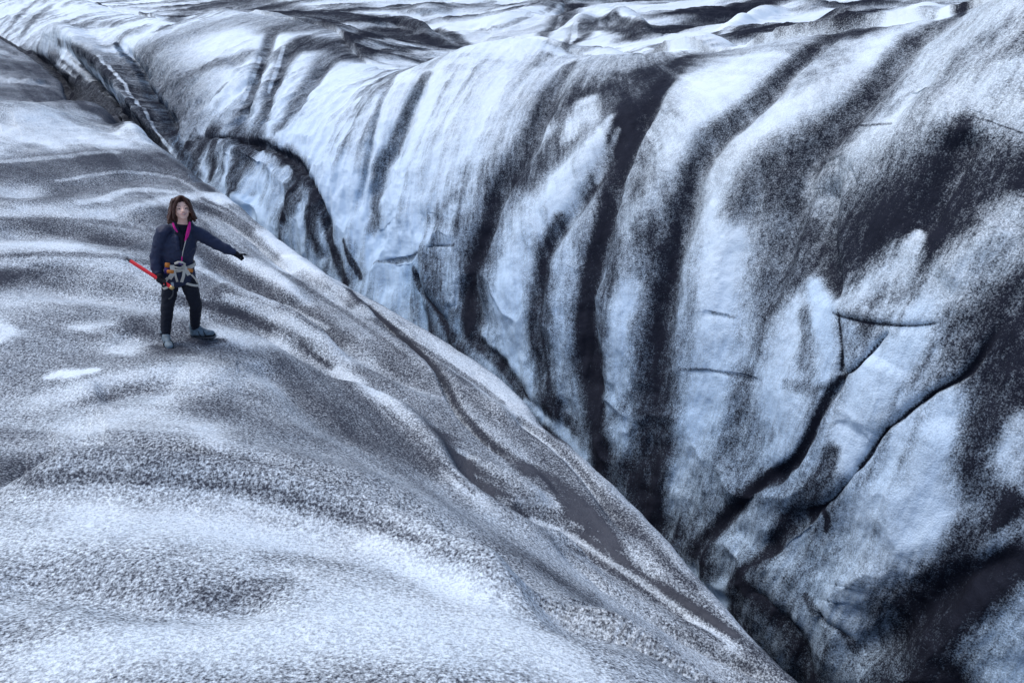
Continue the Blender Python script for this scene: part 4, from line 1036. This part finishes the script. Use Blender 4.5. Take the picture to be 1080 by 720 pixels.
limb(b, [(neck + V((.066, -.055, .004)), .024), (J(199, 251, -.10), .024), (J(194, 263, -.11), .020)], .008, 12)
jacket = link('jacket', fuse(b, .0085, 3, .009, 13, (1, 1, 1.5)), M_JACKET, person)
def strip(name, mat, par, pts, w, th, normals_=None, smooth=True):
    b = bmesh.new(); band(b, pts, w, th, normals_=normals_ or [V((0, -1, .3))] * len(pts)); return link(name, b, mat, par, smooth=False)
b = Vol(); limb(b, [(J(187, 246, -.070), .030), (J(191.5, 250, -.080), .034), (J(192, 262, -.098), .022)], .008, 12); limb(b, [(neck + V((0, -.01, .015)), .060), (neck + V((0, -.02, -.05)), .062)], .01, 14)
link('sweater', fuse(b, .008, 2), M_DARK, person)
b = Vol(); limb(b, [(J(200.2, 235, -.065), .014), (J(199.2, 241, -.098), .023), (J(197.4, 248, -.120), .020), (J(195.2, 254, -.128), .009)], .005, 10, flat=(.8, .6, 1.1)); link('collar_lining', fuse(b, .004, 1), M_PINK, jacket)
b = Vol(); limb(b, [(J(182.5, 236, -.07), .012), (J(184, 240, -.098), .013), (J(187.0, 244.5, -.112), .008)], .005, 10); link('collar_lining', fuse(b, .004, 1), M_PINK, jacket)
b = bmesh.new(); rod(b, [J(196, 253, -.128), J(194.6, 259, -.135), J(192.8, 266, -.128), J(192.0, 272, -.118)], .0042); link('zipper', b, M_WEB, jacket)
b = Vol(); limb(b, [(J(192, 271, -.12), .008), (J(191.6, 276, -.12), .006)], .005, 8); link('zip_pull', fuse(b, .003, 1), M_PINK, jacket)

# ---- trousers
b = Vol()
limb(b, [(J(188.5, 283, .03), .112), (J(188.5, 290, .03), .112)], .012, 18, flat=(1.3, .95, .7))
limb(b, [(hipR, .097), (hipR.lerp(knR, .5), .084), (knR, .067), (knR.lerp(ankR, .35), .064), (knR.lerp(ankR, .75), .056), (ankR + V((0, .005, .01)), .056)], .01, 16)
limb(b, [(hipL, .097), (hipL.lerp(knL, .5), .084), (knL, .067), (knL.lerp(ankL, .35), .064), (knL.lerp(ankL, .75), .054), (ankL + V((0, .005, .02)), .055)], .01, 16)
for kn__, an__ in ((knR, ankR), (knL, ankL)):                 # creases at the knee and stacked above the boot
    for f, r_ in ((.02, .070), (.62, .062), (.72, .063), (.83, .062), (.93, .060)):
        c_ = kn__.lerp(an__, f); ell(b, c_, (r_, r_, .012), Quaternion((0, 1, 0), .25 * math.sin(f * 37)))
trousers = link('trousers', fuse(b, .0078, 2, .007, 17, (1, 1, 1.8)), M_PANTS, person)

# ---- gloves
b = Vol(); hand_fist(b, 1.08); limb(b, [(wrR + (wrR - grip).normalized() * .03, .036), (wrR, .033)], .008, 12); link('glove', fuse(b, .0048, 1), M_GLOVE, person)
b = Vol(); hand_point(b, 1.1); limb(b, [(wrL - pd * .03, .034), (wrL + pd * .01, .032)], .008, 12); link('glove', fuse(b, .0048, 1), M_GLOVE, person)

# ---- boots with crampons
BS = .84
def make_boot(foot, ank, toe):
    d = (toe - foot); d.z = 0; d = d.normalized() * BS; s_ = V((-d.y, d.x, 0)); up = V((0, 0, 1))
    heel = foot - d * .075 + up * .045; ball = foot + d * .10 + up * .042; tip = foot + d * .165 + up * .040
    b = Vol()
    limb(b, [(ank + up * .035 - d * .012, .050), (ank - d * .015, .052), (heel, .040)], .01, 14)
    limb(b, [(heel + up * .005, .042), (foot + up * .055, .045), (ball, .046), (tip, .038)], .01, 14)
    limb(b, [(ank + d * .02, .045), (foot + d * .06 + up * .065, .040), (ball + up * .004, .038)], .01, 14)
    boot = link('boot', fuse(b, .007, 2, .002, 40), M_BOOT, person)
    b = bmesh.new()
    outline = [(-.115, .0), (-.105, .032), (-.05, .038), (.02, .036), (.09, .048), (.15, .044), (.19, .026), (.206, 0)]
    ring = [(x, y) for x, y in outline] + [(x, -y) for x, y in outline[-2:0:-1]]
    lo = [b.verts.new(foot + d * x * 1.02 + s_ * y * 1.06 - up * .012) for x, y in ring]; hi = [b.verts.new(foot + d * x * 1.06 + s_ * y * 1.12 + up * .038) for x, y in ring]
    b.faces.new(lo[::-1]); b.faces.new(hi)
    for i in range(len(ring)): b.faces.new((lo[i], lo[(i + 1) % len(ring)], hi[(i + 1) % len(ring)], hi[i]))
    bmesh.ops.recalc_face_normals(b, faces=b.faces[:]); link('sole', b, M_SOLE, boot, smooth=False)
    b = bmesh.new()                                          # crampon: frame, points and front spikes
    band(b, [foot + d * x * 1.08 + s_ * y * 1.16 + up * .006 for x, y in ring], .014, .003, closed=True)
    for x, y in ((-.09, .036), (-.02, .038), (.06, .043), (.13, .046), (-.09, -.036), (-.02, -.038), (.06, -.043), (.13, -.046)):
        q = foot + d * x + s_ * y + up * .010; rod(b, [q, q - up * .028], [.006, .001], 6, up=V((1, .3, 0)))
    for y in (-.018, .018):
        q = foot + d * .20 + s_ * y + up * .012; rod(b, [q, q + d * .030 - up * .012], [.006, .0015], 6)
    link('crampon', b, M_STEEL, boot, smooth=False)
    b = bmesh.new()
    for c_, w1, h1 in ((.105, .050, .040), (.035, .047, .060)):
        arc = [foot + d * (c_ - .03 * math.sin(q)) + s_ * math.cos(q) * w1 + up * (.028 + math.sin(q) * (h1 + .022)) for q in [math.pi * j / 12 for j in range(13)]]
        band(b, arc, .022, .005, normals_=[(p - foot - up * .03) for p in arc])
    link('strap', b, M_SOLE, boot, smooth=False)
    return boot
make_boot(footR, ankR, toeR); make_boot(footL, ankL, toeL)

# ---- climbing harness
def oval(c, rx, ry, n=40, tilt=0.0, a0=0, a1=2 * math.pi):
    return [V((c.x + rx * math.cos(q), c.y + ry * math.sin(q), c.z + tilt * math.cos(q))) for q in [a0 + (a1 - a0) * i / n for i in range(n + (0 if a1 - a0 > 6.2 else 1))]]
bc = J(188.5, 280.5, .03)
b = bmesh.new(); pts = oval(bc, .168, .127, tilt=.008); band(b, pts, .040, .009, closed=True)
# the band grows outwards
harness = link('harness', b, M_WEB, person, smooth=False)
def strap_between(name, mat, pts, w, th=.006, par=None):
    b = bmesh.new(); band(b, pts, w, th, normals_=[V((0, -1, .15))] * len(pts)); return link(name, b, mat, par or harness, smooth=False)
for leg, kn__ in ((hipR, knR), (hipL, knL)):
    c_ = leg.lerp(kn__, .16); sx = -1 if leg is hipR else 1
    b = bmesh.new(); band(b, oval(c_, .099, .102, tilt=-.06 * sx), .026, .007, closed=True); link('leg_loop', b, M_WEB, harness, smooth=False)
strap_between('riser', M_WEB, [J(181.5, 279.5, -.112), J(181.8, 285, -.128), J(181.2, 290, -.128), J(178.5, 294, -.115)], .046)
strap_between('riser', M_WEB, [J(193.5, 279.5, -.112), J(196.5, 285, -.128), J(199.5, 290, -.128)], .040)
strap_between('riser', M_WEB, [J(183.8, 284, -.122), J(185.2, 291, -.128), J(187.0, 297, -.105)], .022)
strap_between('riser', M_WEB, [J(194.5, 283, -.122), J(193.6, 291, -.128), J(191.5, 297.5, -.105)], .030)
strap_between('tail', M_WEB, [J(201.5, 289, -.10), J(206, 294, -.08), J(208.5, 298, -.06)], .018)
strap_between('tail', M_WEB, [J(177, 293, -.10), J(174, 297, -.10), J(171.5, 300, -.09)], .030)
b = bmesh.new(); rod(b, [J(184.5, 278.0, -.125), J(188, 276.6, -.142), J(192, 276.8, -.142), J(195, 278.6, -.125)], .013); link('belay_loop', b, M_WEB, harness)
b = bmesh.new(); rod(b, [J(184, 281.5, -.13), J(189, 282.3, -.14), J(194.5, 281.5, -.13)], .007); rod(b, [J(184, 284.2, -.13), J(189, 285.0, -.14), J(195, 284.2, -.13)], .006); link('cord', b, M_WEB, harness)
b = bmesh.new(); rod(b, [J(188.5, 277, -.152), J(191, 279.2, -.155), J(193, 278.5, -.150)], .006); link('carabiner', b, M_PURPLE, harness)
def plate(name, c, w, h, mat):
    b = bmesh.new(); bmesh.ops.create_cube(b, size=1, matrix=Matrix.Translation(c) @ Quaternion((0, 1, 0), .25).to_matrix().to_4x4() @ Matrix.Diagonal((w, .016, h, 1)))
    bmesh.ops.bevel(b, geom=b.edges[:], offset=.004, segments=2, affect='EDGES'); return link(name, b, mat, harness)
plate('buckle', J(176.5, 279.6, -.105), .050, .052, M_ORANGE)
plate('buckle', J(179.6, 286.4, -.135), .070, .038, M_ORANGE)
plate('buckle', J(200.2, 285.2, -.125), .066, .042, M_ORANGE)
plate('buckle', J(200.9, 288.0, -.125), .036, .026, M_SOLE)
plate('gear_pouch', J(176.4, 285.2, -.10), .060, .070, M_PURPLE)

# ------------------------------------------------------------------ ice axe in her right hand
axe = bpy.data.objects.new('ice_axe', None); COL.objects.link(axe); axe.location = STAND + Matrix.Rotation(YAW, 3, 'Z') @ grip; axe.rotation_euler.z = YAW; axe.empty_display_size = .1
ORG = grip
axe['label'] = 'red-shafted ice axe held low in the gloved right hand of the woman'; axe['category'] = 'ice axe'
b = bmesh.new(); rod(b, [axe_a, axe_a + axd * .01, axe_b - axd * .01, axe_b], [.018, .0205, .0205, .0195], 14, flat=.85); link('shaft', b, M_RED, axe)
b = bmesh.new(); rod(b, [axe_a + axd * .012, axe_a - axd * .008], [.021, .0195], 12, flat=.85)
rod(b, [axe_a - axd * .006, axe_a - axd * .030, axe_a - axd * .062], [.012, .009, .0015], 10); link('spike', b, M_DARKSTEEL, axe)
b = bmesh.new(); rod(b, [axe_b - axd * .022, axe_b + axd * .016], [.0225, .0215], 12, flat=.85); head = link('head', b, simple_mat('brass_collar', (.55, .36, .14), .45, .5, .5, var=.2), axe)
pk = V((-.25, -.15, -1)).normalized()
c0 = axe_b + axd * .004
b = bmesh.new(); band(b, [c0, c0 + pk * .035 + axd * .012, c0 + pk * .075 + axd * .008, c0 + pk * .115 - axd * .012, c0 + pk * .145 - axd * .040], .013, .005, normals_=[V((0, -1, 0))] * 5); link('pick', b, M_DARKSTEEL, head, smooth=False)
b = bmesh.new(); band(b, [c0, c0 - pk * .03 - V((0, 0, .0)), c0 - pk * .058 - axd * .008], .026, .005, normals_=[V((0, -1, .2))] * 3); link('adze', b, M_STEEL, head, smooth=False)
